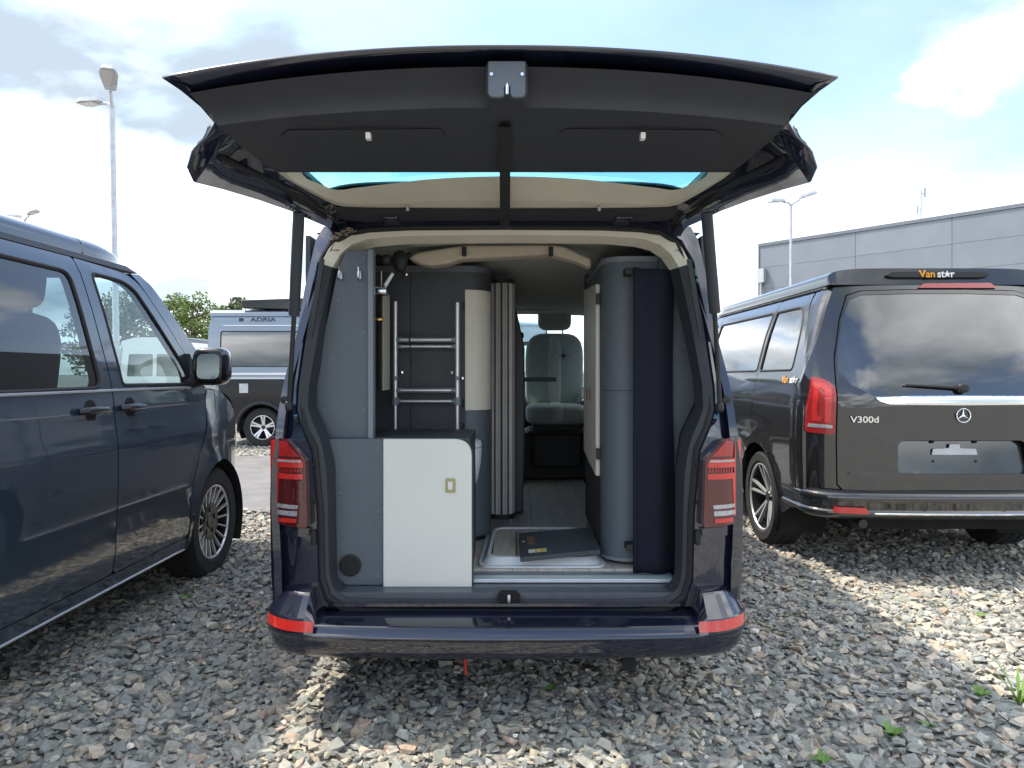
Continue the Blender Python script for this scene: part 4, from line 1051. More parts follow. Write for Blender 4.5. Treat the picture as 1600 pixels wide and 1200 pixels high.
# side linings and bulkheads that keep the interior dark
m = MB(); m.bx(-0.90, -0.88, 3.05, 5.3, 0.5, 1.97); m.build('side_lining', 'anthracite_laminate', van)
m = MB(); m.bx(0.80, 0.82, 3.05, 5.3, 0.5, 1.97); m.build('side_lining', 'anthracite_laminate', van)
# left rear panel, post and coat hooks
wl = plate([(541, 391), (577, 391), (577, 686), (514, 686), (494, 640), (490, 603), (509, 510), (527, 425)], 3.0, 0.025, 'wall_panel', 'slate_laminate')
slab(574.5, 583, 389, 686, 2.985, 0.05, 'panel_post', 'slate_edge')
for x in (531, 561):
    hk = slab(x-3.5, x+3.5, 423, 436, 2.990, 0.010, 'coat_hook', 'alu')
    p = px(x, 430, 2.985); m = MB(); m.pipe([(p.x-0.004, 2.988, p.z+0.035), (p.x, 2.982, p.z+0.015), (p.x, 2.975, p.z-0.012), (p.x, 2.968, p.z-0.022), (p.x, 2.960, p.z-0.014)], 0.0028, 8); m.build('hook_wire', 'chrome', hk)
# shower column
sh = slab(579, 584.5, 431, 514, 3.045, 0.012, 'shower_rail', 'chrome')
m = MB(); a, b = px(584, 455, 3.08), px(604.5, 455, 3.08); m.pipe([a, b], 0.021, 16); m.build('mixer_tap', 'chrome', sh)
m = MB(); m.pipe([px(602, 446, 3.08), px(614, 427, 3.06)], [0.009, 0.007], 10); m.pipe([px(596, 447, 3.1), px(596, 424, 3.1)], 0.002, 6); m.build('tap_lever', 'tray_plastic', sh)
m = MB(); a = px(585, 499, 3.08); m.lathe([(0.004, 0), (0.008, 0.003), (0.008, 0.014), (0.006, 0.016), (0.010, 0.02), (0.009, 0.028), (0.005, 0.036), (0.001, 0.036)], tuple(a), 'x', 14); m.build('hose_nozzle', 'brass', sh)
m = MB(); m.pipe([px(590, 400, 3.2), px(606, 408, 3.25), px(618, 416, 3.3), px(640, 396, 3.4)], 0.010, 8); pillow(m, px(603, 406, 3.2), (0.04, 0.04, 0.045), 0.8); pillow(m, px(625, 408, 3.3), (0.07, 0.06, 0.10), 0.8); m.build('cable_loom', 'black_plastic', van)
# mirror cabinet with its cream door ajar
m = MB(); a = px(590, 611, 3.30)
q = [px(590, 452, 3.30), px(599, 452, 3.20), px(609, 463, 3.45), px(609, 605, 3.45), px(599, 612, 3.20), px(590, 610, 3.30)]
def vz(p, z): return Vector((p.x, p.y, z))
zt, zb_ = px(599, 455, 3.25).z, px(599, 610, 3.25).z
A = [px(589, 500, 3.30), px(598, 500, 3.22), px(609, 500, 3.42), px(600, 500, 3.50)]
m.loft([vz(p, zb_) for p in A], [vz(p, zt) for p in A]); m.add([vz(p, zb_) for p in A], [(3, 2, 1, 0)]); m.add([vz(p, zt) for p in A], [(0, 1, 2, 3)])
m.build('mirror_cabinet', 'cream_laminate', van, bevel=0.003)
# rear partition with the rounded washroom corner
YB, RC = 3.60, 0.115
xc = px(727, 500, YB).x; xl = px(583, 500, YB).x
def plan(g=0.0, y1=4.3, x0=None):
    p = [(xl if x0 is None else x0, YB-g)]
    p += [(xc+(RC+g)*math.sin(a), YB+RC-(RC+g)*math.cos(a)) for a in np.linspace(0, math.pi/2, 14)]
    p += [(xc+RC+g, y1)]
    return p
zt = px(727, 424, YB).z
def shell(pl, z0, z1, name, mt, th=0.018, parent=None, bevel=0.0):
    m = MB(); n = len(pl)
    A = [(x, y, z0) for x, y in pl]; B = [(x, y, z1) for x, y in pl]
    cx_, cy_ = xc-0.1, YB+0.4
    ins = []
    for x, y in pl:
        d = Vector((cx_-x, cy_-y)); d.normalize(); ins.append((x+d.x*th, y+d.y*th))
    C = [(x, y, z0) for x, y in ins]; D = [(x, y, z1) for x, y in ins]
    m.loft(A, B, closed=False); m.loft(B, D, closed=False); m.loft(D, C, closed=False); m.loft(C, A, closed=False)
    m.add([A[0], B[0], D[0], C[0]], [(0, 1, 2, 3)]); m.add([A[-1], C[-1], D[-1], B[-1]], [(0, 1, 2, 3)])
    return m.build(name, mt, parent or van, ang=50, bevel=bevel)
wr = shell(plan(), FZ+0.03, zt, 'washroom_wall', 'anthracite_laminate')
shell(plan(0.004), zt-0.002, zt+0.028, 'washroom_cornice', 'slate_laminate')
full = plan(0.010); zc1, zc0 = px(727, 453, YB).z, px(727, 641, YB).z
shell(full[1:-1], zc0, zc1, 'corner_door', 'cream_laminate', 0.010, wr, 0.002)
shell(plan(0.003)[1:], FZ+0.03, zc0-0.004, 'corner_skirt', 'slate_laminate', 0.004, wr)
shell(plan(-0.02), FZ, FZ+0.03, 'corner_plinth', 'black_plastic')
for yy in (478, 630, 668):
    slab(723.5, 726.5, yy-7, yy+7, YB-0.012, 0.012, 'hinge', 'black_plastic', parent=wr)
for x, y in ((628, 582), (706, 582), (722, 591), (635, 429)):
    p = px(x, y, YB); m = MB(); m.lathe([(0.001, -0.022), (0.009, -0.020), (0.010, -0.012), (0.006, 0)], (p.x, YB, p.z), 'y', 14); m.build('knob', 'chrome', wr)
slab(641, 642, 424, 690, YB-0.002, 0.004, 'panel_joint', 'black_plastic', parent=wr)
# roller shutter column
tc_ = px(784, 600, 4.10); rT = 0.070; n = 44
z0, z1 = px(784, 805, 4.03).z, px(784, 441, 4.03).z
sc_ = None
m = MB(); m.lathe([(rT-0.006, z0), (rT-0.006, z1)], (tc_.x, 4.10, 0), 'z', 40); col = m.build('shutter_column', 'alloy_dark', van)
slme = {}
for k in range(n):
    a = 2*math.pi*k/n
    if math.sin(a) > 0.35: continue
    m = MB(); h = 0.0042 if k % 4 else 0.0034
    m.lathe([(0.0001, z0+0.004), (h, z0+0.004), (h, z1-0.004), (0.0001, z1-0.004)], (tc_.x+rT*math.cos(a), 4.10+rT*math.sin(a), 0), 'z', 8)
    m.build('shutter_slat', 'slat_dark' if k % 4 == 1 else 'slat_grey', col)
m = MB(); m.lathe([(0.001, z1+0.02), (rT+0.006, z1+0.02), (rT+0.006, z1), (rT-0.01, z1)], (tc_.x, 4.10, 0), 'z', 32); m.build('column_cap', 'black_plastic', col)
m = MB(); m.lathe([(rT+0.006, z0), (rT+0.006, z0-0.025), (0.02, z0-0.025)], (tc_.x, 4.10, 0), 'z', 32); m.build('column_base', 'black_plastic', col)
m = MB(); m.pipe([(tc_.x+0.05, 4.06, z0-0.02), (tc_.x+0.05, 4.06, FZ)], 0.005, 8); m.build('column_foot', 'alu', col)
# partition beside it
plate([(801, 468), (808, 488), (820, 545), (820, 700), (817, 801), (801, 801)], 4.25, 0.40, 'seat_partition', 'anthracite_laminate', bevel=0.01)
# low rear cabinet: dark flank with vent, white door
body_ = plate([(516, 684), (734, 684), (734, 914), (540, 914), (526, 900), (524, 770)], 2.985, 0.45, 'rear_cabinet', 'anthracite_laminate', bevel=0.004)
plate([(513, 686), (599.5, 686), (599.5, 914), (539, 914), (526, 901), (524, 768)], 2.958, 0.024, 'cabinet_flank', 'slate_laminate', parent=body_)
dr = [(px(x, y, 2.948).x, px(x, y, 2.948).z) for x, y in [(599, 686), (737, 686), (737, 917), (599, 917)]]
m = MB(); m.prism(rp(dr, [0.004, 0.075, 0.004, 0.004], 8), 2.946, 2.968, 'xz'); wd = m.build('cabinet_door', 'white_laminate', body_, bevel=0.002)
m = MB(); dr2 = [(x+(0.006 if x > -0.3 else 0), z) for x, z in dr]; m.prism(rp(dr2, [0.004, 0.075, 0.004, 0.004], 8), 2.969, 2.986, 'xz'); m.build('door_edge', 'anthracite_laminate', body_)
m = MB(); p = px(704, 758.5, 2.946); m.prism(rp([(p.x-0.020, p.z-0.029), (p.x+0.020, p.z-0.029), (p.x+0.020, p.z+0.029), (p.x-0.020, p.z+0.029)], 0.004), 2.941, 2.945, 'xz'); lt = m.build('door_latch', 'olive_metal', wd, bevel=0.001)
m = MB(); m.bx(p.x-0.012, p.x+0.010, 2.936, 2.9405, p.z-0.018, p.z+0.018); m.build('latch_button', 'alu', wd, bevel=0.002)
p = px(547.5, 883, 2.958)
m = MB(); m.lathe([(0.046, 0.0), (0.046, -0.007), (0.041, -0.008), (0.040, -0.002)], (p.x, 2.957, p.z), 'y', 36); vt = m.build('air_vent', 'black_plastic', body_)
m = MB(); m.lathe([(0.001, -0.001), (0.0405, -0.001)], (p.x, 2.957, p.z), 'y', 30); m.build('vent_back', 'dirty_underbody', body_)
for k in range(9):
    z = p.z-0.034+k*0.0085; h = math.sqrt(max(1e-5, 0.040**2-(z-p.z)**2))
    m = MB(); m.bx(p.x-h, p.x+h, 2.9515, 2.9555, z-0.0024, z+0.0024); m.build('vent_slat', 'black_plastic', body_)
# right hand wardrobe with rounded front, curtain and trim
YW = 3.17; RW = 0.112; xw = px(940, 600, 3.27).x
pl = [(xw, 3.95)]+[(xw+RW*(1-math.cos(a)), YW+RW*(1-math.sin(a))) for a in np.linspace(0, math.pi/2, 14)]+[(0.80, YW), (0.80, 3.95)]
zt = px(975, 409, YW).z
m = MB(); m.prism(pl, FZ+0.02, zt, 'xy'); wb = m.build('wardrobe', 'slate_laminate', van, ang=50)
pl2 = [(x+(-0.004 if x < 0.7 else 0), y-0.004) for x, y in pl]
m = MB(); m.prism(pl2, zt, zt+0.026, 'xy'); m.build('wardrobe_top', 'slate_edge', wb, ang=50, bevel=0.003)
m = MB(); m.prism([(x+(0.02 if x < 0.7 else 0), y+0.02) for x, y in pl], FZ, FZ+0.02, 'xy'); m.build('plinth', 'black_plastic', wb)
m = MB(); m.prism(pl2, FZ+0.02, FZ+0.034, 'xy'); m.build('wardrobe_skirt', 'slate_edge', wb, ang=50)
m = MB(); m.prism([(3.315, 0.90), (3.90, 0.955), (3.90, 1.835), (3.315, 1.795)], xw-0.022, xw-0.002, 'yz'); wdo = m.build('wardrobe_door', 'cream_laminate', wb, bevel=0.003)
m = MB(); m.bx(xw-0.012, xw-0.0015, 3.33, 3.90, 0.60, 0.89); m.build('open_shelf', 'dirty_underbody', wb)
for yv in (3.56, 3.70): 
    m = MB(); m.bx(xw-0.026, xw-0.0225, yv-0.012, yv+0.012, 1.24, 1.30); m.build('finger_slot', 'sticker_brown', wdo)
for zz in (1.70, 0.98):
    m = MB(); m.bx(xw-0.022, xw-0.003, 3.29, 3.313, zz, zz+0.05); m.build('hinge', 'black_plastic', wb)
m = MB(); m.bx(xw-0.006, xw+0.06, 3.955, 4.02, 1.62, 1.93); m.build('roof_bracket', 'black_plastic', wb)
m = MB()
za, zb2 = px(1000, 417, 3.07).z, px(1000, 899, 3.07).z; xa, xb = px(990, 600, 3.08).x, px(1054, 600, 3.08).x
def cur(u, v): 
    return (xa+(xb-xa)*u-0.006*math.sin(v*5)*u, 3.085+0.016*math.sin(u*7.0+0.6*v)+0.03*u, za+(zb2-za)*v+(0.006*math.sin(u*5) if v > 0.9 else 0)-0.012*(1-v)*u)
m.grid(30, 30, cur); cu = m.build('curtain', 'navy_fabric', van); sd = cu.modifiers.new('cloth', 'SOLIDIFY'); sd.thickness = 0.012
for x, y in ((981, 424), (983, 856)):
    slab(x-4, x+10, y-5, y+5, 3.10, 0.07, 'curtain_bracket', 'black_plastic')
plate([(1030, 398), (1056, 424), (1083, 575), (1086, 627), (1062, 678), (1056, 725), (1056, 908), (1030, 908)], 3.14, 0.02, 'wall_panel', 'slate_laminate')
# overhead lining and straps
pm = plate([(637, 403), (652, 394), (690, 388), (724, 383), (862, 382), (862, 397), (800, 400), (745, 403), (722, 404), (700, 411), (675, 415), (656, 412)], 3.42, 0.12, 'overhead_lining', 'cream_fabric', bevel=0.012)
pm2 = plate([(858, 382), (880, 384), (924, 404), (924, 419), (903, 409), (858, 397)], 3.40, 0.10, 'overhead_lining', 'cream_fabric', bevel=0.012)
for x in (725, 861): slab(x-3.5, x+3.5, 385, 400, 3.395, 0.02, 'lining_strap', 'black_plastic')
m = MB(); m.grid(13, 25, lambda u, v: (-0.86+1.66*u, 3.06+3.1*v, 1.985+0.02*math.sin(math.pi*u)-0.115*sstep(0.15, 0.9, v))); m.build('ceiling', 'headliner', van)
slab(812, 916, 458, 474, 6.10, 0.02, 'sun_visor', 'headliner', bevel=0.008)
slab(872, 898, 463, 468, 6.093, 0.006, 'visor_label', 'sticker_white')
# cab seats turned to the rear, small table arm
s1 = seat(van, 0.335, 5.86, 0.945, -1)
p = px(880, 556, 5.97)
m = MB()
st = []
for k in range(16):
    a = math.pi/8*k; r = (0.048 if k % 4 == 0 else 0.030 if k % 2 == 0 else 0.010); st.append((p.x+r*math.sin(a), p.z+r*math.cos(a)))
m.prism(st, 5.945, 5.958, 'xz'); 
rot = Matrix.Translation((p.x, 5.95, p.z)) @ Matrix.Rotation(R(10), 4, 'X') @ Matrix.Translation((-p.x, -5.95, -p.z))
m.v = [tuple(rot @ Vector(q)) for q in m.v]; m.build('emblem', 'dark_print', s1)
m = MB(); a, b = px(815, 595, 5.0), px(869, 591, 5.0); m.bx(a.x, b.x, 4.98, 5.25, a.z-0.006, b.z+0.006); m.build('side_table', 'slate_laminate', van, bevel=0.004)
s2 = seat(van, -0.45, 5.75, 0.945, 1, 'seat_dark', 'seat_dark')
m = MB(); m.bx(0.55, 0.74, 5.0, 5.3, 0.55, 1.25); m.build('side_locker', 'slate_laminate', van, bevel=0.01)

# moulded shower tray with its plank inlay
o = rp([(-0.165, 3.125), (0.405, 3.125), (0.385, 3.82), (-0.150, 3.82)], 0.07); k1 = rp([(-0.150, 3.142), (0.385, 3.142), (0.368, 3.803), (-0.135, 3.803)], 0.07); k2 = rp([(-0.112, 3.185), (0.345, 3.185), (0.330, 3.775), (-0.100, 3.775)], 0.07)
m = MB()
m.loft([(x, y, FZ+0.002) for x, y in o], [(x, y, FZ+0.010) for x, y in o]); m.loft([(x, y, FZ+0.010) for x, y in o], [(x, y, FZ+0.012) for x, y in k1])
k15 = [((a[0]*0.4+b[0]*0.6), (a[1]*0.4+b[1]*0.6)) for a, b in zip(k1, k2)]
m.loft([(x, y, FZ+0.012) for x, y in k1], [(x, y, FZ+0.040) for x, y in k15]); m.loft([(x, y, FZ+0.040) for x, y in k15], [(x, y, FZ+0.041) for x, y in k2]); m.loft([(x, y, FZ+0.041) for x, y in k2], [(x, y, FZ+0.024) for x, y in k2])
tr = m.build('shower_tray', 'tray_plastic', van, ang=60)
m = MB(); m.add([(x, y, FZ+0.022) for x, y in k2], [tuple(range(len(k2)))]); m.build('tray_gasket', 'rubber', tr)
xs_ = [-0.105, 0.005, 0.115, 0.225, 0.335]
for a, b in zip(xs_[:-1], xs_[1:]):
    m = MB(); r0 = 3.20 if a > -0.1 and b < 0.33 else 3.225
    m.prism(rp([(a+0.002, r0 if a < -0.1 else 3.195), (b-0.002, r0 if b > 0.33 else 3.195), (b-0.002, 3.765), (a+0.002, 3.765)], 0.006), FZ+0.0225, FZ+0.034, 'xy'); m.build('tray_plank', 'floor_vinyl', tr, bevel=0.0015)

# screw caps, edge bands and joints on the furniture
def cap(x, y, Y, r=0.0045, mt='slate_edge'):
    p = px(x, y, Y); m = MB(); m.lathe([(0.0005, -0.0022), (r*0.8, -0.002), (r, 0.0005)], (p.x, Y-0.0005, p.z), 'y', 12); m.build('screw_cap', mt, van)
for x, y in ((569, 402), (568, 520), (568, 640), (520, 560), (506, 640), (528, 470)): cap(x, y, 3.0)
for x, y in ((531, 700), (591, 700), (591, 800), (591, 900), (535, 850), (532, 770)): cap(x, y, 2.958)
for x, y in ((612, 440), (660, 440), (700, 440), (660, 600), (612, 650), (700, 650)): cap(x, y, 3.60, 0.004, 'slate_laminate')
for x, y in ((1072, 600), (1062, 480), (1068, 540), (1056, 700), (1056, 860)): cap(x, y, 3.14)
m = MB(); m.bx(xw+RW, 0.80, YW-0.0015, YW+0.001, 1.30, 1.303); m.build('panel_joint', 'black_plastic', van)
m = MB(); m.lathe([(RW+0.0012, 1.30), (RW+0.0012, 1.303)], (xw+RW, YW+RW, 0), 'z', 24, a0=math.pi, a1=1.5*math.pi); m.build('panel_joint', 'black_plastic', van)
set_org((0, 0, 0))
# ------------------------------------------------------------------ loose things in the van
# dark board lying on the tray
def gp(x, y, z): return px(x, y, (CH-z)*F/(y-VY))
b0 = Vector((0.0, 3.4, 0.565)); set_org(b0)
bd = thing('loose_board', 'loose dark grey board lying on the shower tray, stickers at one end', 'board', b0)
c = [gp(811, 833, 0.585), gp(919, 824, 0.605), gp(938, 858, 0.605), (gp(814, 870, 0.585))]
m = MB(); dn = Vector((0, 0, -0.022)); m.add(c+[p+dn for p in c], [(0, 1, 2, 3), (7, 6, 5, 4)]+[(i, (i+1) % 4, 4+(i+1) % 4, 4+i) for i in range(4)]); bb = m.build('panel', 'anthracite_laminate', bd, bevel=0.002)
def onb(u, v, h=0.001): return (c[3]*(1-u)+c[2]*u)*(1-v)+(c[0]*(1-u)+c[1]*u)*v+Vector((0, 0, h))
m = MB(); m.add([onb(0.10, 0.10), onb(0.33, 0.10), onb(0.33, 0.24), onb(0.10, 0.24)], [(0, 1, 2, 3)]); m.build('sticker', 'sticker_white', bd)
m = MB(); m.add([onb(0.18, 0.11, 0.0016), onb(0.225, 0.11, 0.0016), onb(0.225, 0.235, 0.0016), onb(0.18, 0.235, 0.0016)], [(0, 1, 2, 3)]); m.add([onb(0.24, 0.11, 0.0016), onb(0.32, 0.11, 0.0016), onb(0.32, 0.235, 0.0016), onb(0.24, 0.235, 0.0016)], [(0, 1, 2, 3)]); m.build('sticker', 'sticker_yellow', bd)
m = MB(); m.add([onb(0.10, 0.45), onb(0.20, 0.43)]+[onb(0.20+0.02*math.sin(t), 0.62+0.16*math.cos(t)) for t in np.linspace(1.4, -1.4, 8)][::-1][:1]+[onb(0.215, 0.60), onb(0.20, 0.78), onb(0.10, 0.80)], [(0, 1, 2, 3, 4, 5)]); m.build('sticker', 'sticker_brown', bd)
m = MB(); m.lathe([(0.001, 0.003), (0.006, 0.002), (0.007, 0)], tuple(onb(0.05, 0.6, 0)), 'z', 12); m.build('pin', 'alu', bd)
set_org((0, 0, 0))
# ladder
YL = 3.535; xa, xb = px(617.5, 600, YL).x, px(714.5, 600, YL).x
l0 = Vector(((xa+xb)/2, YL, FZ)); set_org(l0)
ld = thing('ladder', 'silver aluminium ladder standing against the dark partition inside the van', 'ladder', l0)
ztop = px(617, 471, YL).z
for x, dz in ((xa, 0), (xb, -0.006)):
    m = MB(); m.pipe([(x, YL, FZ), (x, YL, px(0, 627, YL).z)], 0.0105, 14); m.pipe([(x, YL, px(0, 634, YL).z), (x, YL, ztop+dz)], 0.0125, 14); st = m.build('rail', 'alu', ld)
    for yy in (627, 591):
        m = MB(); z = px(0, yy, YL).z; m.lathe([(0.0127, z-0.02), (0.0175, z-0.018), (0.0175, z+0.018), (0.0127, z+0.02)] if yy == 627 else [(0.0127, z-0.01), (0.0145, z-0.009), (0.0145, z+0.009), (0.0127, z+0.01)], (x, YL, 0), 'z', 16); m.build('collar', 'slate_edge', st)
for yy, r_ in ((531, 0.0125), (541.5, 0.009), (610, 0.012), (627, 0.009)):
    z = px(0, yy, YL).z; m = MB(); m.pipe([(xa+0.010, YL-0.002, z), (xb-0.010, YL-0.002, z)], r_, 12); rg = m.build('rung', 'alu', ld)
    m = MB()
    for x in (xa+0.02, xb-0.02): m.pipe([(x-0.009, YL-0.002, z), (x+0.009, YL-0.002, z)], r_+0.003, 12)
    m.build('rung_cap', 'slate_edge', rg)
m = MB(); z = px(0, 535, YL).z; xx = px(641, 535, YL).x
m.pipe([(xx, YL-0.016, z+0.03), (xx+0.002, YL-0.018, z-0.03), (xx+0.008, YL-0.01, z-0.09), (xx+0.002, YL-0.01, z-0.125), (xx-0.006, YL-0.01, z-0.12)], 0.0022, 6); m.bx(xx-0.005, xx+0.003, YL-0.018, YL+0.016, z-0.01, z+0.028); m.build('lashing_cord', 'black_plastic', ld)
set_org((0, 0, 0))
# toilet bowl behind the white door
t0 = Vector((px(722, 700, 3.56).x, 3.47, FZ)); set_org(t0)
to = thing('toilet', 'pale grey rounded toilet half hidden behind the white cabinet door', 'toilet', t0)
k = 1.0
def tl(prof, nm, mt, sx=1.0):
    m = MB(); m.lathe(prof, (t0.x, t0.y, 0), 'z', 36); m.v = [(t0.x+(x-t0.x)*sx, y, z) for x, y, z in m.v]; return m.build(nm, mt, to, ang=50)
zr = px(737, 700, 3.4).z
tl([(0.001, zr+0.042), (0.075, zr+0.040), (0.098, zr+0.028), (0.104, zr+0.006), (0.102, zr)], 'lid', 'toilet_plastic')
tl([(0.102, zr-0.003), (0.103, zr-0.012), (0.098, zr-0.08), (0.085, zr-0.15), (0.062, zr-0.22), (0.055, zr-0.26), (0.055, FZ)], 'bowl', 'toilet_plastic')
set_org((0, 0, 0))

# ------------------------------------------------------------------ the van on the left
lv = thing('parked_van', 'dark slate van on the left, seen from its right side with mirror and front wheel', 'van', (-2.85, 0.61, 0.075))
t6(lv, 'paint_slate')
m = MB(); m.panel(rp([(-0.93, 0.30), (0.93, 0.30), (0.93, 1.15), (0.80, 1.84), (-0.80, 1.84), (-0.93, 1.15)], 0.05), [rp([(-0.68, 1.2), (0.68, 1.2), (0.62, 1.72), (-0.62, 1.72)], 0.06)], lambda x, z: (x, 0.09+0.20*max(0, (z-1.1)/0.8)+0.03*abs(x)**6, z), 0.08); tgl = m.build('tailgate', 'paint_slate', lv)
m = MB(); m.panel(rp([(-0.68, 1.2), (0.68, 1.2), (0.62, 1.72), (-0.62, 1.72)], 0.06), [], lambda x, z: (x, 0.095+0.20*max(0, (z-1.1)/0.8)+0.03*abs(x)**6, z), 0.1); m.build('rear_window', 'glass_privacy', tgl)
bumper(lv, 0, 0.0, 0.94, prof, 0.2, 'paint_slate', 'rear_bumper')
m = MB(); m.bx(-0.86, 0.86, 0.25, 3.7, 0.44, 0.50); m.build('cabin_floor', 'dash', lv)
seat(lv, -0.42, 3.02, 0.82, 1, 'seat_dark', 'seat_dark'); seat(lv, 0.42, 3.02, 0.82, 1, 'seat_dark', 'seat_dark')
m = MB(); pillow(m, (0.0, 1.35, 0.92), (1.1, 0.55, 0.20), 0.35); pillow(m, (0.0, 1.06, 1.25), (1.1, 0.16, 0.62), 0.4, Matrix.Rotation(R(10), 4, 'X')); m.build('rear_bench', 'seat_dark', lv)
m = MB(); m.bx(-0.86, -0.48, 0.5, 2.5, 0.5, 1.16); m.build('kitchen_unit', 'cream_laminate', lv, bevel=0.01)

# ------------------------------------------------------------------ the van on the right
VXC, VY0, VZ = 2.80, 4.45, 0.10
rv = thing('passenger_van', 'dark anthracite van on the right with chrome strip and star badge on its rear', 'van', (VXC, VY0, VZ))
VZF = curve_fn([0.25, 0.36, 0.55, 0.80, 1.05, 1.12, 1.28, 1.55, 1.75, 1.84, 1.90], [0.900, 0.935, 0.955, 0.962, 0.958, 0.948, 0.915, 0.845, 0.775, 0.72, 0.64], 0, 2.2, 0.025)
def vhw(y, z):
    x = VZF(z)
    if y > 4.0: x -= 0.30*((y-4.0)/1.15)**2.3
    if y < 0.30: x -= 0.06*((0.30-y)/0.30)**2
    x -= 0.007*math.exp(-((z-1.06)/0.014)**2)*(1 if 1.1 < y else 0)
    for a in (0.95, 4.15):
        d = math.hypot(y-a, z-0.345); x += 0.012*math.exp(-((d-0.41)/0.04)**2)
    return x
zb = 0.30; va = arch_pts(0.95, 0.345, 0.41, zb); vf = arch_pts(4.15, 0.345, 0.41, zb)
quarter = [(0.14, 0.42), (0.40, 0.36), (0.535, 0.30)]+va[::-1][1:]+[(1.395, 0.30), (1.395, 0.58), (1.29, 0.72), (1.07, 0.80), (1.07, 1.862), (0.50, 1.862), (0.30, 1.5), (0.14, 1.05)]
qg = rp([(0.40, 1.30), (1.035, 1.295), (1.035, 1.745), (0.53, 1.745), (0.42, 1.58)], [0.04, 0.02, 0.02, 0.09, 0.1])
slide = rp([(1.402, 0.345), (2.55, 0.345), (2.55, 1.862), (1.077, 1.862), (1.077, 0.805), (1.297, 0.725), (1.402, 0.585)], [0.02, 0.02, 0.02, 0.0, 0.0, 0.04, 0.04])
sg = rp([(1.105, 1.295), (2.50, 1.285), (2.50, 1.745), (1.105, 1.745)], 0.03)
fd = rp([(2.558, 0.345), (3.70, 0.345), (3.72, 0.6), (3.83, 0.85), (3.95, 1.05), (3.97, 1.26), (3.40, 1.862), (2.558, 1.862)], [0.02, 0.03, 0.08, 0.08, 0.05, 0.02, 0.1, 0.02])
fg = rp([(2.62, 1.28), (3.80, 1.285), (3.34, 1.75), (2.62, 1.75)], 0.05)
fen = [(3.71, 0.30), (3.73, 0.59), (3.84, 0.84), (3.96, 1.04), (3.98, 1.24), (4.25, 1.18), (4.7, 1.0), (4.95, 0.8), (5.02, 0.55), (5.02, 0.30)]+vf
sil2 = [(1.40, 0.30), (3.70, 0.30), (3.70, 0.34), (1.40, 0.34)]
for s in (-1, 1):
    side_panels(rv, vhw, [('rear_quarter_panel', quarter, [(qg, 'glass_black', 'window_glass')]), ('sliding_door', slide, [(sg, 'glass_black', 'window_glass')]), ('front_door', fd, [(fg, 'glass_privacy', 'window_glass')]), ('front_fender', fen, []), ('sill_panel', sil2, [])], 'paint_anthracite', s)
    for a in (0.95, 4.15): wheel(rv, (s*0.825, a, 0.345), s, 0.345, 0.235, 0.252, 'twin'); arch_liner(rv, s*0.93, a, 0.345, 0.41, 0.32, s)
    m = MB(); m.bx(min(s*0.950, s*0.962), max(s*0.950, s*0.962), 0.55, 1.85, 1.085, 1.105); m.v = [(s*(vhw(p[1], 1.095)+(0.003 if abs(p[0]) > 0.955 else -0.01)), p[1], p[2]) for p in m.v]; m.build('door_rail', 'black_plastic', rv)
    m = MB(); pillow(m, (s*1.06, 3.85, 1.32), (0.22, 0.12, 0.20), 0.55); m.build('wing_mirror', 'paint_black', rv)
def Vr(z): return 0.30*max(0.0, (z-1.12)/0.80)**1.15
def vpt(x, y, dy=0.0):
    Y = VY0
    for _ in range(8): p = px(x, y, Y+dy); Y = VY0+Vr(p.z-VZ)
    p = px(x, y, Y+dy); return (p.x-VXC, p.z-VZ)
def vs(l): 
    q = [vpt(*p) for p in l]; return q+[(-x, z) for x, z in q[::-1] if abs(x) > 0.02]
def vmap(d=0.0):
    return lambda x, z: (x, Vr(z)-d+0.13*(abs(x)/0.93)**7+0.02*abs(x)**2, z)
tgo = vs([(1503, 453), (1420, 453), (1345, 455), (1324, 462), (1314, 500), (1308, 560), (1311, 600), (1312, 690), (1313, 758), (1322, 768), (1350, 772), (1503, 773)])
gl = vs([(1503, 459), (1420, 459), (1345, 461), (1328, 468), (1317, 500), (1311, 550), (1313, 578), (1330, 600), (1366, 619), (1420, 620), (1503, 620)])
silv = [(1318, 437), (1305, 446), (1295, 480), (1284, 530), (1272, 570), (1266, 600), (1265, 680), (1266, 770)]
so_ = [vpt(*p) for p in silv]; so_ = so_+[(-x, z) for x, z in so_[::-1]]
tgx = [(x*1.006, z+(0.006 if z > 1 else -0.006)) for x, z in tgo]
m = MB(); m.panel(so_, [tgx], vmap(), 0.05, back=(0, 0.03, 0)); m.build('rear_body_frame', 'paint_anthracite', rv, ang=40)
for s in (-1, 1):      # corner blend to the flanks
    zs = np.linspace(so_[7][1], so_[0][1], 24); sx = lambda z: float(np.interp(z, [p[1] for p in so_[:8]][::-1], [-p[0] for p in so_[:8]][::-1]))
    rows = []
    for t in (0, 0.2, 0.45, 0.75, 1.0):
        rows.append([])
        for z in zs:
            a = Vector(vmap()(s*sx(z), z)); y1 = max(0.22, 0.18+Vr(z)*1.05); y1 = max(y1, a.y+0.05); b = Vector((s*(vhw(y1, z)+0.002), y1, z)); c = Vector((b.x+s*0.0, a.y+0.02, z))
            rows[-1].append(a*(1-t)**2+c*2*t*(1-t)+b*t*t)
    m = MB()
    for A, B in zip(rows[:-1], rows[1:]): m.loft(A, B, closed=False)
    m.build('corner_panel', 'paint_anthracite', rv, ang=60)
pr_ = rp(vs([(1503, 688), (1412, 688), (1403, 694), (1402, 732), (1406, 741), (1503, 742)]), 0.012)
m = MB(); m.panel(tgo, [gl, pr_], vmap(0.008), 0.05, back=(0, 0.02, 0)); vtg = m.build('tailgate', 'paint_anthracite', rv, ang=40)
m = MB(); m.panel(gl, [], vmap(0.004), 0.07); m.build('rear_window', 'glass_black', vtg, ang=60)
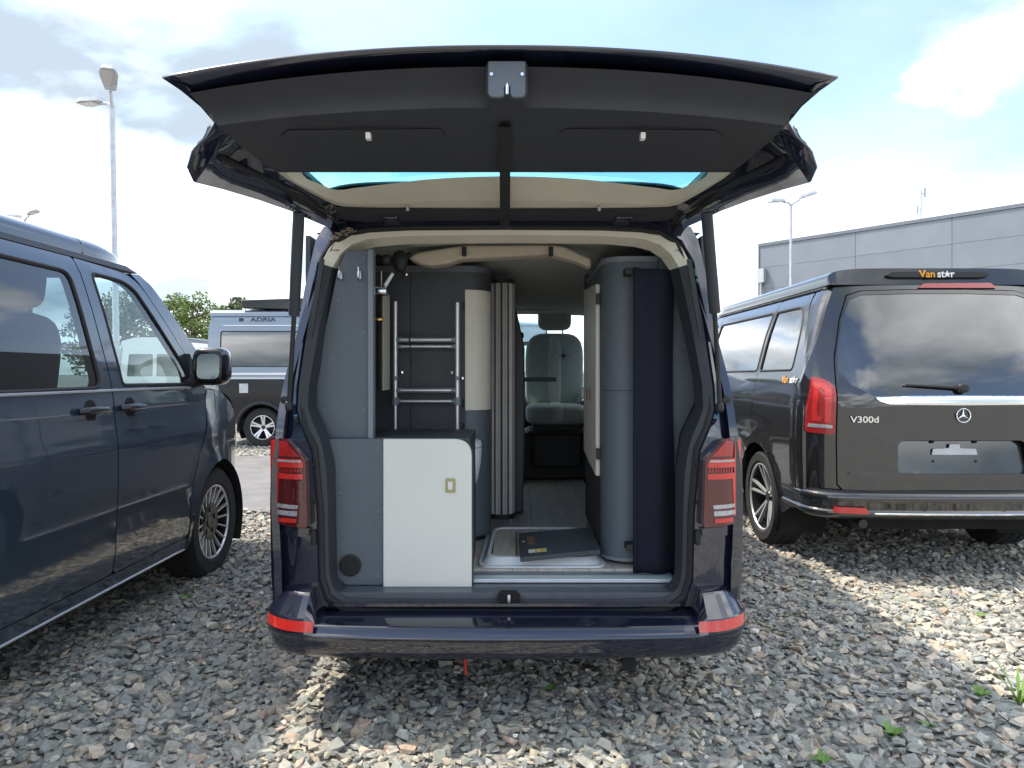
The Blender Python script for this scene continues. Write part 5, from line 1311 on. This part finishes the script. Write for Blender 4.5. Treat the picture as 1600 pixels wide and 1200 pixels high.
m = MB(); m.panel(pr_, [], lambda x, z: (x, 0.034+0.14*(z-0.78), z), 0.06); rec = m.build('plate_recess', 'paint_anthracite', vtg)
pm = MB(); c0 = vpt(1495, 703); y_ = 0.020
pm.prism(rp([(c0[0]-0.145, c0[1]-0.035), (c0[0]-0.135, c0[1]+0.005), (c0[0]-0.035, c0[1]+0.010), (c0[0]-0.032, c0[1]+0.036), (c0[0]+0.032, c0[1]+0.036), (c0[0]+0.035, c0[1]+0.010), (c0[0]+0.135, c0[1]+0.005), (c0[0]+0.145, c0[1]-0.035)], 0.006), y_, y_+0.012, 'xz'); pm.build('plate_holder', 'galvanised', vtg, bevel=0.003)
for dx in (-0.135, 0.135):
    for dz in (-0.075, 0.048):
        m = MB(); m.lathe([(0.001, -0.004), (0.008, -0.004), (0.010, 0.012)], (c0[0]+dx, 0.028, c0[1]+dz), 'y', 12); m.build('plate_screw', 'dirty_underbody', vtg)
ch = rp(vs([(1503, 618), (1420, 618.5), (1366, 621), (1373, 627), (1390, 632), (1503, 633)]), 0.004)
m = MB(); m.panel(ch, [], vmap(0.022), 0.03, back=(0, 0.03, 0)); m.build('chrome_strip', 'chrome', vtg, ang=30, bevel=0.004)
l1 = rp(vs([(1503, 741), (1410, 740), (1330, 738), (1326, 742), (1345, 747), (1503, 751)]), 0.004)
m = MB(); m.panel(l1, [], vmap(0.020), 0.03, back=(0, 0.03, 0)); m.build('lower_ledge', 'paint_anthracite', vtg, ang=30, bevel=0.004)
b3 = rp(vs([(1495, 443), (1440, 444), (1432, 450), (1495, 451)]), 0.01)
b3 = rp([vpt(1433, 450), vpt(1442, 443), vpt(1546, 442), vpt(1557, 450)], 0.01)
m = MB(); m.panel(b3, [], vmap(0.012), 0.03, back=(0, 0.03, 0)); m.build('brake_light', 'red_lens', rv)
# wiper
wa, wb_ = vpt(1500, 606), vpt(1412, 601)
m = MB(); pillow(m, (wa[0], Vr(wa[1])-0.03, wa[1]), (0.07, 0.05, 0.06), 0.7); m.pipe([(wa[0], Vr(wa[1])-0.03, wa[1]), (wb_[0], Vr(wb_[1])-0.022, wb_[1])], [0.010, 0.005], 8); m.build('rear_wiper', 'black_plastic', vtg)
# star badge: ring and three pointed star
sc0 = vpt(1503, 649); ys_ = Vr(sc0[1])-0.016
m = MB(); m.pipe([(sc0[0]+0.043*math.cos(a), ys_, sc0[1]+0.043*math.sin(a)) for a in np.linspace(0, 2*math.pi, 36)[:-1]], 0.0040, 8, closed=True)
for k in range(3):
    a = math.pi/2+k*2*math.pi/3; d = (math.cos(a), math.sin(a)); e = (-d[1], d[0])
    V = [(sc0[0]+d[0]*0.043, ys_, sc0[1]+d[1]*0.043), (sc0[0]+e[0]*0.009-d[0]*0.004, ys_, sc0[1]+e[1]*0.009-d[1]*0.004), (sc0[0]-e[0]*0.009-d[0]*0.004, ys_, sc0[1]-e[1]*0.009-d[1]*0.004), (sc0[0]+d[0]*0.006, ys_-0.006, sc0[1]+d[1]*0.006)]
    m.add(V, [(0, 1, 3), (0, 3, 2), (1, 2, 3)])
m.build('star_badge', 'chrome', vtg, ang=20)
def rear_text(nm, s_, size, p, m_, parent, d=0.012, sx=1.0, ty=None):
    z = p[1]; y = Vr(z)-d+0.02*p[0]**2+0.13*(abs(p[0])/0.93)**7 if ty is None else ty
    return text(nm, s_, size, Matrix.Translation((p[0], y, z)) @ Matrix.Rotation(R(90), 4, 'X'), m_, parent, 0.002, 0.0008, sx)
rear_text('model_lettering', 'V300d', 0.055, vpt(1351, 656), 'chrome', vtg, 0.016, 1.25)
# bumper with chrome edge and reflectors
vprof = [(0.06, 0.545), (0.03, 0.540), (0.012, 0.530), (0.002, 0.515), (0.0, 0.50), (0.006, 0.475), (0.012, 0.45), (0.016, 0.43), (0.004, 0.420), (0.0, 0.410), (0.004, 0.395), (0.02, 0.380), (0.06, 0.365), (0.25, 0.355)]
def ybump(x):
    x = abs(x)
    if x < 0.725: return -0.045-0.035*(1-(x/0.755)**2)
    return -0.045+0.2*(1-math.sin(math.acos(max(-1, min(1, 1-(0.955-x)/0.23)))))
bumper(rv, 0, -0.045, 0.955, vprof, 0.20, 'paint_anthracite', 'rear_bumper', fwd=0.52, bow=0.035)
m = MB(); m.pipe([(x, -0.045-0.035*(1-(x/0.755)**2)-0.001, 0.4105) for x in np.linspace(-0.58, 0.58, 30)], 0.008, 8); m.build('bumper_chrome', 'chrome', rv)
for s in (-1, 1):
    m = MB(); m.panel(rp([(s*0.61, 0.408), (s*0.82, 0.412), (s*0.815, 0.448), (s*0.63, 0.444)], 0.006), [], lambda x, z: (x, ybump(x)-0.004, z), 0.03, back=(0, 0.03, 0)); m.build('reflector', 'bright_red_lens', rv)
    for q in (0.25, 0.66): 
        m = MB(); m.lathe([(0.001, -0.003), (0.012, -0.003), (0.013, 0.01)], (s*q, -0.045-0.035*(1-(q/0.755)**2)+0.006, 0.475), 'y', 14); m.build('parking_sensor', 'paint_anthracite', rv)
    # tail lights
    def vl(l): return [((vpt(x, y)[0])*(-s), vpt(x, y)[1]) for x, y in l]
    mp = lambda d: (lambda x, z: (x, Vr(z)-d+0.13*(abs(x)/0.93)**7+0.02*x*x, z))
    m = MB(); m.panel(rp(vl([(1278, 588), (1297, 594), (1308, 606), (1308, 680), (1271, 677), (1273, 640)]), 0.02), [], mp(0.026), 0.03, back=(0, 0.05, 0)); L = m.build('rear_light', 'red_lens', rv, ang=40)
    m = MB(); m.panel(rp(vl([(1279, 596), (1293, 599), (1302, 608), (1302, 660), (1294, 661), (1294, 612), (1289, 606), (1286, 606), (1284, 640), (1285, 652), (1289, 652), (1289, 659), (1279, 659), (1278, 640), (1280, 604)]), 0.004), [], mp(0.029), 0.03, back=(0, 0.005, 0)); m.build('light_bar', 'bright_red_lens', L)
    m = MB(); m.panel(rp(vl([(1274, 663), (1304, 665), (1304, 670), (1273, 669)]), 0.004), [], mp(0.029), 0.03, back=(0, 0.005, 0)); m.build('reversing_light', 'clear_lens', L)
    m = MB(); m.pipe([(s*0.62, 0.15, 0.34), (s*0.62, 0.0, 0.335)], 0.028, 12); m.build('exhaust', 'alloy_dark', rv)
# roof with lifting top
def vroof(u, v):
    y = 0.30+2.9*v; a = math.pi*u; k = max(0.0, 1-max(0, (v-0.80)/0.20)**2.4); kk = min(1, 0.55+6*v)
    return (-0.715*(0.9+0.1*k)*spow(math.cos(a), 0.33), y-0.0*math.sin(a), 1.868+0.095*k*abs(math.sin(a))**0.35+0.018*math.sin(a)*k)
m = MB(); m.grid(37, 26, vroof); lr = m.build('lifting_roof', 'paint_anthracite', rv, ang=50)
m = MB(); m.grid(37, 6, lambda u, v: (lambda p: (p[0]*(0.99+0.01*v), p[1]-0.025*(1-v) if True else 0, 1.868+(p[2]-1.868)*v))(vroof(u, 0.0))); m.build('roof_rear_face', 'paint_anthracite', lr, ang=60)
m = MB(); m.bx(-0.70, 0.70, 0.36, 3.3, 1.82, 1.868); m.build('roof_skin', 'headliner', rv)
for s in (-1, 1):
    m = MB(); m.panel([(0.42, 1.842), (3.3, 1.842), (3.3, 1.878), (0.38, 1.878)], [], lambda y, z: (s*(vhw(y, z)+0.006), y, z), 0.12, back=(-s*0.06, 0, 0)); m.build('roof_gutter', 'paint_anthracite', rv)
rr_ = rp([(-0.34, 1.930), (-0.30, 1.952), (0.30, 1.955), (0.36, 1.930), (0.30, 1.916), (-0.30, 1.916)], 0.02)
m = MB(); m.prism(rr_, 0.262, 0.30, 'xz'); m.build('roof_recess', 'black_plastic', lr, bevel=0.004)
def letter(nm, s_, size, mt_, m_, parent, depth=0.001, bold=0.0, sx=1.0):
    if s_ != '*': return text(nm, s_, size, mt_, m_, parent, depth, bold, sx)
    st_ = [((0.38 if k % 2 == 0 else 0.16)*size*math.sin(math.pi*k/5), (0.38 if k % 2 == 0 else 0.16)*size*math.cos(math.pi*k/5)) for k in range(10)]
    m = MB(); m.add([mt_ @ Vector((x, y, d)) for d in (0, 0.002) for x, y in st_], [tuple(range(10)), tuple(range(10, 20))]); return m.build(nm, m_, parent)
for s_, xo, mt in (('Van', -0.068, 'orange_print'), ('st', 0.022, 'white_print'), ('*', 0.064, 'white_print'), ('r', 0.098, 'white_print')):
    letter('roof_lettering', s_, 0.066, Matrix.Translation((xo, 0.2595, 1.936)) @ Matrix.Rotation(R(90), 4, 'X'), mt, lr, 0.002, 0.001, 1.05)
for s_, yv, mt in (('Van', 0.475, 'orange_print'), ('st', 0.365, 'white_print'), ('*', 0.314, 'white_print'), ('r', 0.272, 'white_print')):
    x = vhw(yv, 1.235)+0.006; sl_ = math.atan((vhw(yv, 1.30)-vhw(yv, 1.17))/0.13)
    letter('side_lettering', s_, 0.072, Matrix.Translation((-x, yv, 1.235)) @ Matrix.Rotation(-sl_, 4, 'Y') @ Matrix.Rotation(R(-90), 4, 'Z') @ Matrix.Rotation(R(90), 4, 'X'), mt, rv, 0.001, 0.0008, 1.0)
# front closure and inside
m = MB(); m.grid(17, 9, lambda u, v: ((-1+2*u)*(0.86-0.15*v), 4.15-0.75*v+0.1*(1-(2*u-1)**2), 1.22+0.63*v)); m.build('windscreen', 'glass_clear', rv)
m = MB(); m.grid(17, 9, lambda u, v: ((-1+2*u)*(vhw(4.15+0.87*v, 1.0)-0.01), 4.15+0.87*v+0.12*(1-(2*u-1)**2)*(1-0.3*v), 1.22-0.1*v-0.3*v**2.5)); m.build('bonnet', 'paint_anthracite', rv)
m = MB(); m.grid(17, 6, lambda u, v: ((-1+2*u)*(vhw(5.0, 0.6)-0.01), 5.02+0.10*(1-(2*u-1)**2), 0.83-0.53*v)); m.build('front_bumper', 'paint_anthracite', rv)
m = MB(); m.bx(-0.6, 0.6, 0.2, 4.9, 0.26, 0.46); m.bx(-0.88, 0.88, 1.40, 3.7, 0.28, 0.46); m.build('floor_pan', 'dirty_underbody', rv)
m = MB(); m.bx(-0.62, 0.62, 0.35, 1.1, 0.46, 1.02); m.build('bed_base', 'anthracite_laminate', rv)
m = MB()
for q in (-0.35, 0.35): pillow(m, (q, 1.45, 1.2), (0.55, 0.18, 0.8), 0.4); pillow(m, (q, 1.42, 1.66), (0.3, 0.12, 0.2), 0.5)
m.build('rear_seats', 'seat_dark', rv)

# ------------------------------------------------------------------ tall panel vans beyond the road
DZ = curve_fn([0.3, 0.5, 1.0, 1.3, 2.0, 2.35, 2.45, 2.52], [0.98, 1.0, 1.025, 1.02, 0.965, 0.93, 0.88, 0.72], 0, 2.8, 0.03)
def dhw(y, z):
    x = DZ(z)
    if y > 5.0: x -= 0.30*((y-5.0)/1.36)**2.2
    return x
def tall_van(name, label, cat, low, high, loc, rz, detail=True, glassm='glass_black', gpaint=None):
    t = thing(name, label, cat, (0, 0, 0))
    a = arch_pts(1.02, 0.35, 0.43, 0.30); b = arch_pts(5.05, 0.35, 0.43, 0.30)
    lower = [(0.03, 0.42), (0.5, 0.36)]+a[::-1]+[(1.5, 0.30), (4.55, 0.30)]+b[::-1]+[(5.5, 0.30), (6.28, 0.30), (6.33, 0.60), (6.20, 1.0), (5.75, 1.22), (0.03, 1.22)]
    upper = [(0.03, 1.226), (4.02, 1.226), (4.02, 2.40), (0.10, 2.40), (0.03, 2.2)]
    cabu = [(4.028, 1.226), (5.70, 1.226), (5.48, 1.42), (4.75, 2.28), (4.60, 2.40), (4.028, 2.40)]
    w1 = rp([(0.26, 1.46), (1.70, 1.46), (1.70, 2.10), (0.26, 2.10)], 0.04); w2 = rp([(2.5, 1.50), (3.7, 1.50), (3.7, 2.02), (2.5, 2.02)], 0.06); w3 = rp([(4.25, 1.36), (5.35, 1.36), (4.80, 2.02), (4.25, 2.02)], 0.06)
    for s in (-1, 1):
        side_panels(t, dhw, [('lower_side', lower, [])], low, s)
        side_panels(t, dhw, [('upper_side', upper, [(w1, glassm, 'window_glass'), (w2, glassm, 'window_glass')]), ('cab_door', cabu, [(w3, 'glass_clear', 'window_glass')])], high, s)
        for q in (1.02, 5.05): wheel(t, (s*0.87, q, 0.35), s, 0.35, 0.22, 0.22, 'split'); arch_liner(t, s*0.98, q, 0.35, 0.43, 0.32, s)
        m = MB(); pillow(m, (s*1.18, 5.35, 1.45), (0.20, 0.12, 0.36), 0.5); m.build('wing_mirror', 'black_plastic', t)
        if detail:
            for yy, hh, mt in ((1.24, 0.018, 'paint_white'), (1.31, 0.035, 'paint_white'), (2.20, 0.018, 'paint_white')):
                m = MB(); m.panel([(0.45 if yy != 2.20 else 0.30, yy), (4.0, yy), (4.0, yy+hh), (0.45 if yy != 2.20 else 0.30, yy+hh)], [], lambda y, z: (s*(dhw(y, z)+0.008), y, z), 0.2, back=(-s*0.01, 0, 0)); m.build('side_moulding', mt, t)
            m = MB()
            for k in range(5): m.panel([(1.6, 0.82+k*0.07), (4.0, 0.82+k*0.07), (4.0, 0.845+k*0.07), (1.6, 0.845+k*0.07)], [], lambda y, z: (s*(dhw(y, z)+0.006), y, z), 0.4)
            m.build('side_stripes', 'galvanised', t)
            m = MB(); m.pipe([(s*(1.0+0.02), 1.02+0.45*math.cos(q), 0.35+0.45*math.sin(q)) for q in np.linspace(0.0, math.pi, 20)], 0.035, 8); m.build('arch_trim', 'black_plastic', t)
            m = MB(); m.bx(s*1.028-0.004, s*1.028+0.004, 0.62, 0.78, 0.98, 1.15); m.build('service_flap', 'galvanised', t, bevel=0.002)
    def rf(u, v):
        y = 0.05+4.75*v; aa = math.pi*u
        return (-0.93*spow(math.cos(aa), 0.4), y, 2.38+0.14*abs(math.sin(aa))**0.5*(1-max(0, (v-0.85)/0.15)**2*0.6))
    m = MB(); m.grid(25, 16, rf); m.build('roof', gpaint or high, t, ang=50)
    m = MB(); m.panel(rp([(-1.0, 0.42), (1.0, 0.42), (1.0, 1.3), (0.93, 2.40), (0.5, 2.5), (-0.5, 2.5), (-0.93, 2.40), (-1.0, 1.3)], 0.05), [rp([(-0.75, 1.45), (-0.05, 1.45), (-0.05, 2.05), (-0.70, 2.05)], 0.05), rp([(0.05, 1.45), (0.75, 1.45), (0.70, 2.05), (0.05, 2.05)], 0.05)], lambda x, z: (x, 0.0+0.06*abs(x)**6+0.03*max(0, z-1.3), z), 0.12, back=(0, 0.03, 0)); bk = m.build('rear_doors', high, t)
    for q in (-1, 1):
        m = MB(); m.panel(rp([(q*0.05, 1.45), (q*0.75, 1.45), (q*0.70, 2.05), (q*0.05, 2.05)], 0.05), [], lambda x, z: (x, 0.008+0.06*abs(x)**6+0.03*max(0, z-1.3), z), 0.12); m.build('window_glass', glassm, bk)
        m = MB(); m.bx(q*0.95-0.05, q*0.95+0.05, 0.0, 0.06, 0.9, 1.3); m.build('rear_light', 'red_lens', t, bevel=0.01)
    m = MB(); m.bx(-0.98, 0.98, -0.08, 0.05, 0.36, 0.55); m.build('rear_bumper', 'black_plastic', t, bevel=0.03)
    m = MB(); m.grid(15, 9, lambda u, v: ((-1+2*u)*(0.90-0.10*v), 5.66-0.94*v+0.10*(1-(2*u-1)**2), 1.28+1.05*v)); m.build('windscreen', 'glass_clear', t)
    m = MB(); m.grid(15, 9, lambda u, v: ((-1+2*u)*(dhw(5.66+0.62*v, 1.0)-0.01), 5.66+0.62*v+0.08*(1-(2*u-1)**2), 1.28-0.12*v-0.35*v**2)); m.build('bonnet', high, t)
    m = MB(); m.grid(15, 5, lambda u, v: ((-1+2*u)*(dhw(6.28, 0.6)-0.01), 6.28+0.10*(1-(2*u-1)**2), 0.85-0.5*v)); m.build('front_bumper', 'black_plastic', t)
    m = MB(); m.bx(-0.9, 0.9, 0.1, 5.9, 0.28, 0.50); m.build('floor_pan', 'dirty_underbody', t)
    if detail:
        m = MB(); m.prism(rp([(0.62, 2.53), (1.5, 2.50), (4.2, 2.50), (4.2, 2.68), (1.9, 2.72), (0.60, 2.68)], 0.03), 0.30, 0.92, 'yz'); rb = m.build('roof_box', 'paint_black', t, bevel=0.02)
        for k in range(22):                                # pleated blind behind the rear side window
            m = MB(); z = 1.47+k*0.029; m.bx(0.92, 0.935, 0.27, 1.28 - 0.0, z, z+0.024); m.v = [(min(p[0], dhw(p[1], p[2])-0.04), p[1]+ (0.0 if p[1] < 1 else 0.30-0.0135*k), p[2]) for p in m.v]; m.build('blind_slat', 'blind', t)
        xx = dhw(1.0, 2.30)+0.006
        text('brand_lettering', 'ADRIA', 0.105, Matrix.Translation((xx, 1.02, 2.315)) @ Matrix.Rotation(R(-7), 4, 'Y') @ Matrix.Rotation(R(90), 4, 'Z') @ Matrix.Rotation(R(90), 4, 'X'), 'dark_print', t, 0.001, 0.001, 1.5)
        m = MB(); m.bx(xx-0.004, xx+0.002, 0.58, 0.66, 2.285, 2.345); m.build('brand_mark', 'dark_print', t)
    t.location = loc; t.rotation_euler = (0, 0, rz)
    return t
tall_van('camper_van', 'silver and black high roof camper parked side on across the road', 'camper van', 'paint_black', 'paint_silverblue', (-5.62, 13.9, 0.04), R(-90))
tall_van('white_van', 'white high roof van showing only a sliver behind the silver camper', 'van', 'paint_white', 'paint_white', (-6.0, 16.2, 0.04), 0, False)
tall_van('white_van', 'white van with dark roof far behind the left van mirror', 'van', 'paint_white', 'paint_white', (-9.65, 19.0, -0.16), 0, False, gpaint='paint_black')

tall_van('pale_van', 'pale blue van seen through the windscreen of the navy camper', 'van', 'paint_iceblue', 'paint_iceblue', (-4.1, 16.5, 0.04), R(-90), False)

# ------------------------------------------------------------------ weeds in the gravel
mat('weed_leaf', (0.13, 0.24, 0.04), rough=0.55, var=0.25, scale=30)
def weed(label, pxx, pyy, n, L, seed, grass=False):
    rng = random.Random(seed); Y = CH*F/(pyy-VY)
    for _ in range(6):
        X = (pxx-VX)/F*Y; Y = (CH-gz(X, Y)-0.02)*F/(pyy-VY)
    t = thing('weed', label, 'weed', (X, Y, gz(X, Y)-0.01), group='weeds growing through the gravel')
    for k in range(n):
        a = rng.uniform(0, 6.283); l = L*rng.uniform(0.6, 1.1); w = l*(0.07 if grass else 0.30); up = rng.uniform(0.5, 1.3) if not grass else rng.uniform(1.2, 3.0)
        d = Vector((math.cos(a), math.sin(a), 0)); e = Vector((-d.y, d.x, 0)); m = MB()
        cs = []
        for i in range(5):
            s = i/4; c = d*l*s+Vector((0, 0, 0.025+l*up*(s-0.45*s*s))); ww = w*math.sin(math.pi*min(0.96, 0.12+s*0.88))
            cs.append((c-e*ww, c+Vector((0, 0, -0.15*ww)), c+e*ww))
        for p, q in zip(cs[:-1], cs[1:]): m.add(list(p)+list(q), [(0, 1, 4, 3), (1, 2, 5, 4)])
        m.build('leaf', 'weed_leaf', t, ang=80)
weed('small bright weed in the shade behind the navy bumper', 857, 1078, 7, 0.035, 1)
weed('grassy tuft at the right edge of the gravel', 1592, 1100, 16, 0.09, 2, True)
weed('pale green sprig left of the grassy tuft', 1532, 1085, 7, 0.045, 3)
weed('small weed in the sunny gravel under the right van', 1532, 962, 7, 0.04, 4)
weed('flat weed in the right foreground', 1395, 1148, 9, 0.05, 5)
weed('tiny weed right of the flat foreground weed', 1452, 1133, 6, 0.04, 6)
weed('sprig at the bottom edge right of the bumper', 1285, 1190, 7, 0.045, 7)
weed('faint weed beside the sill of the left van', 290, 935, 8, 0.045, 8)
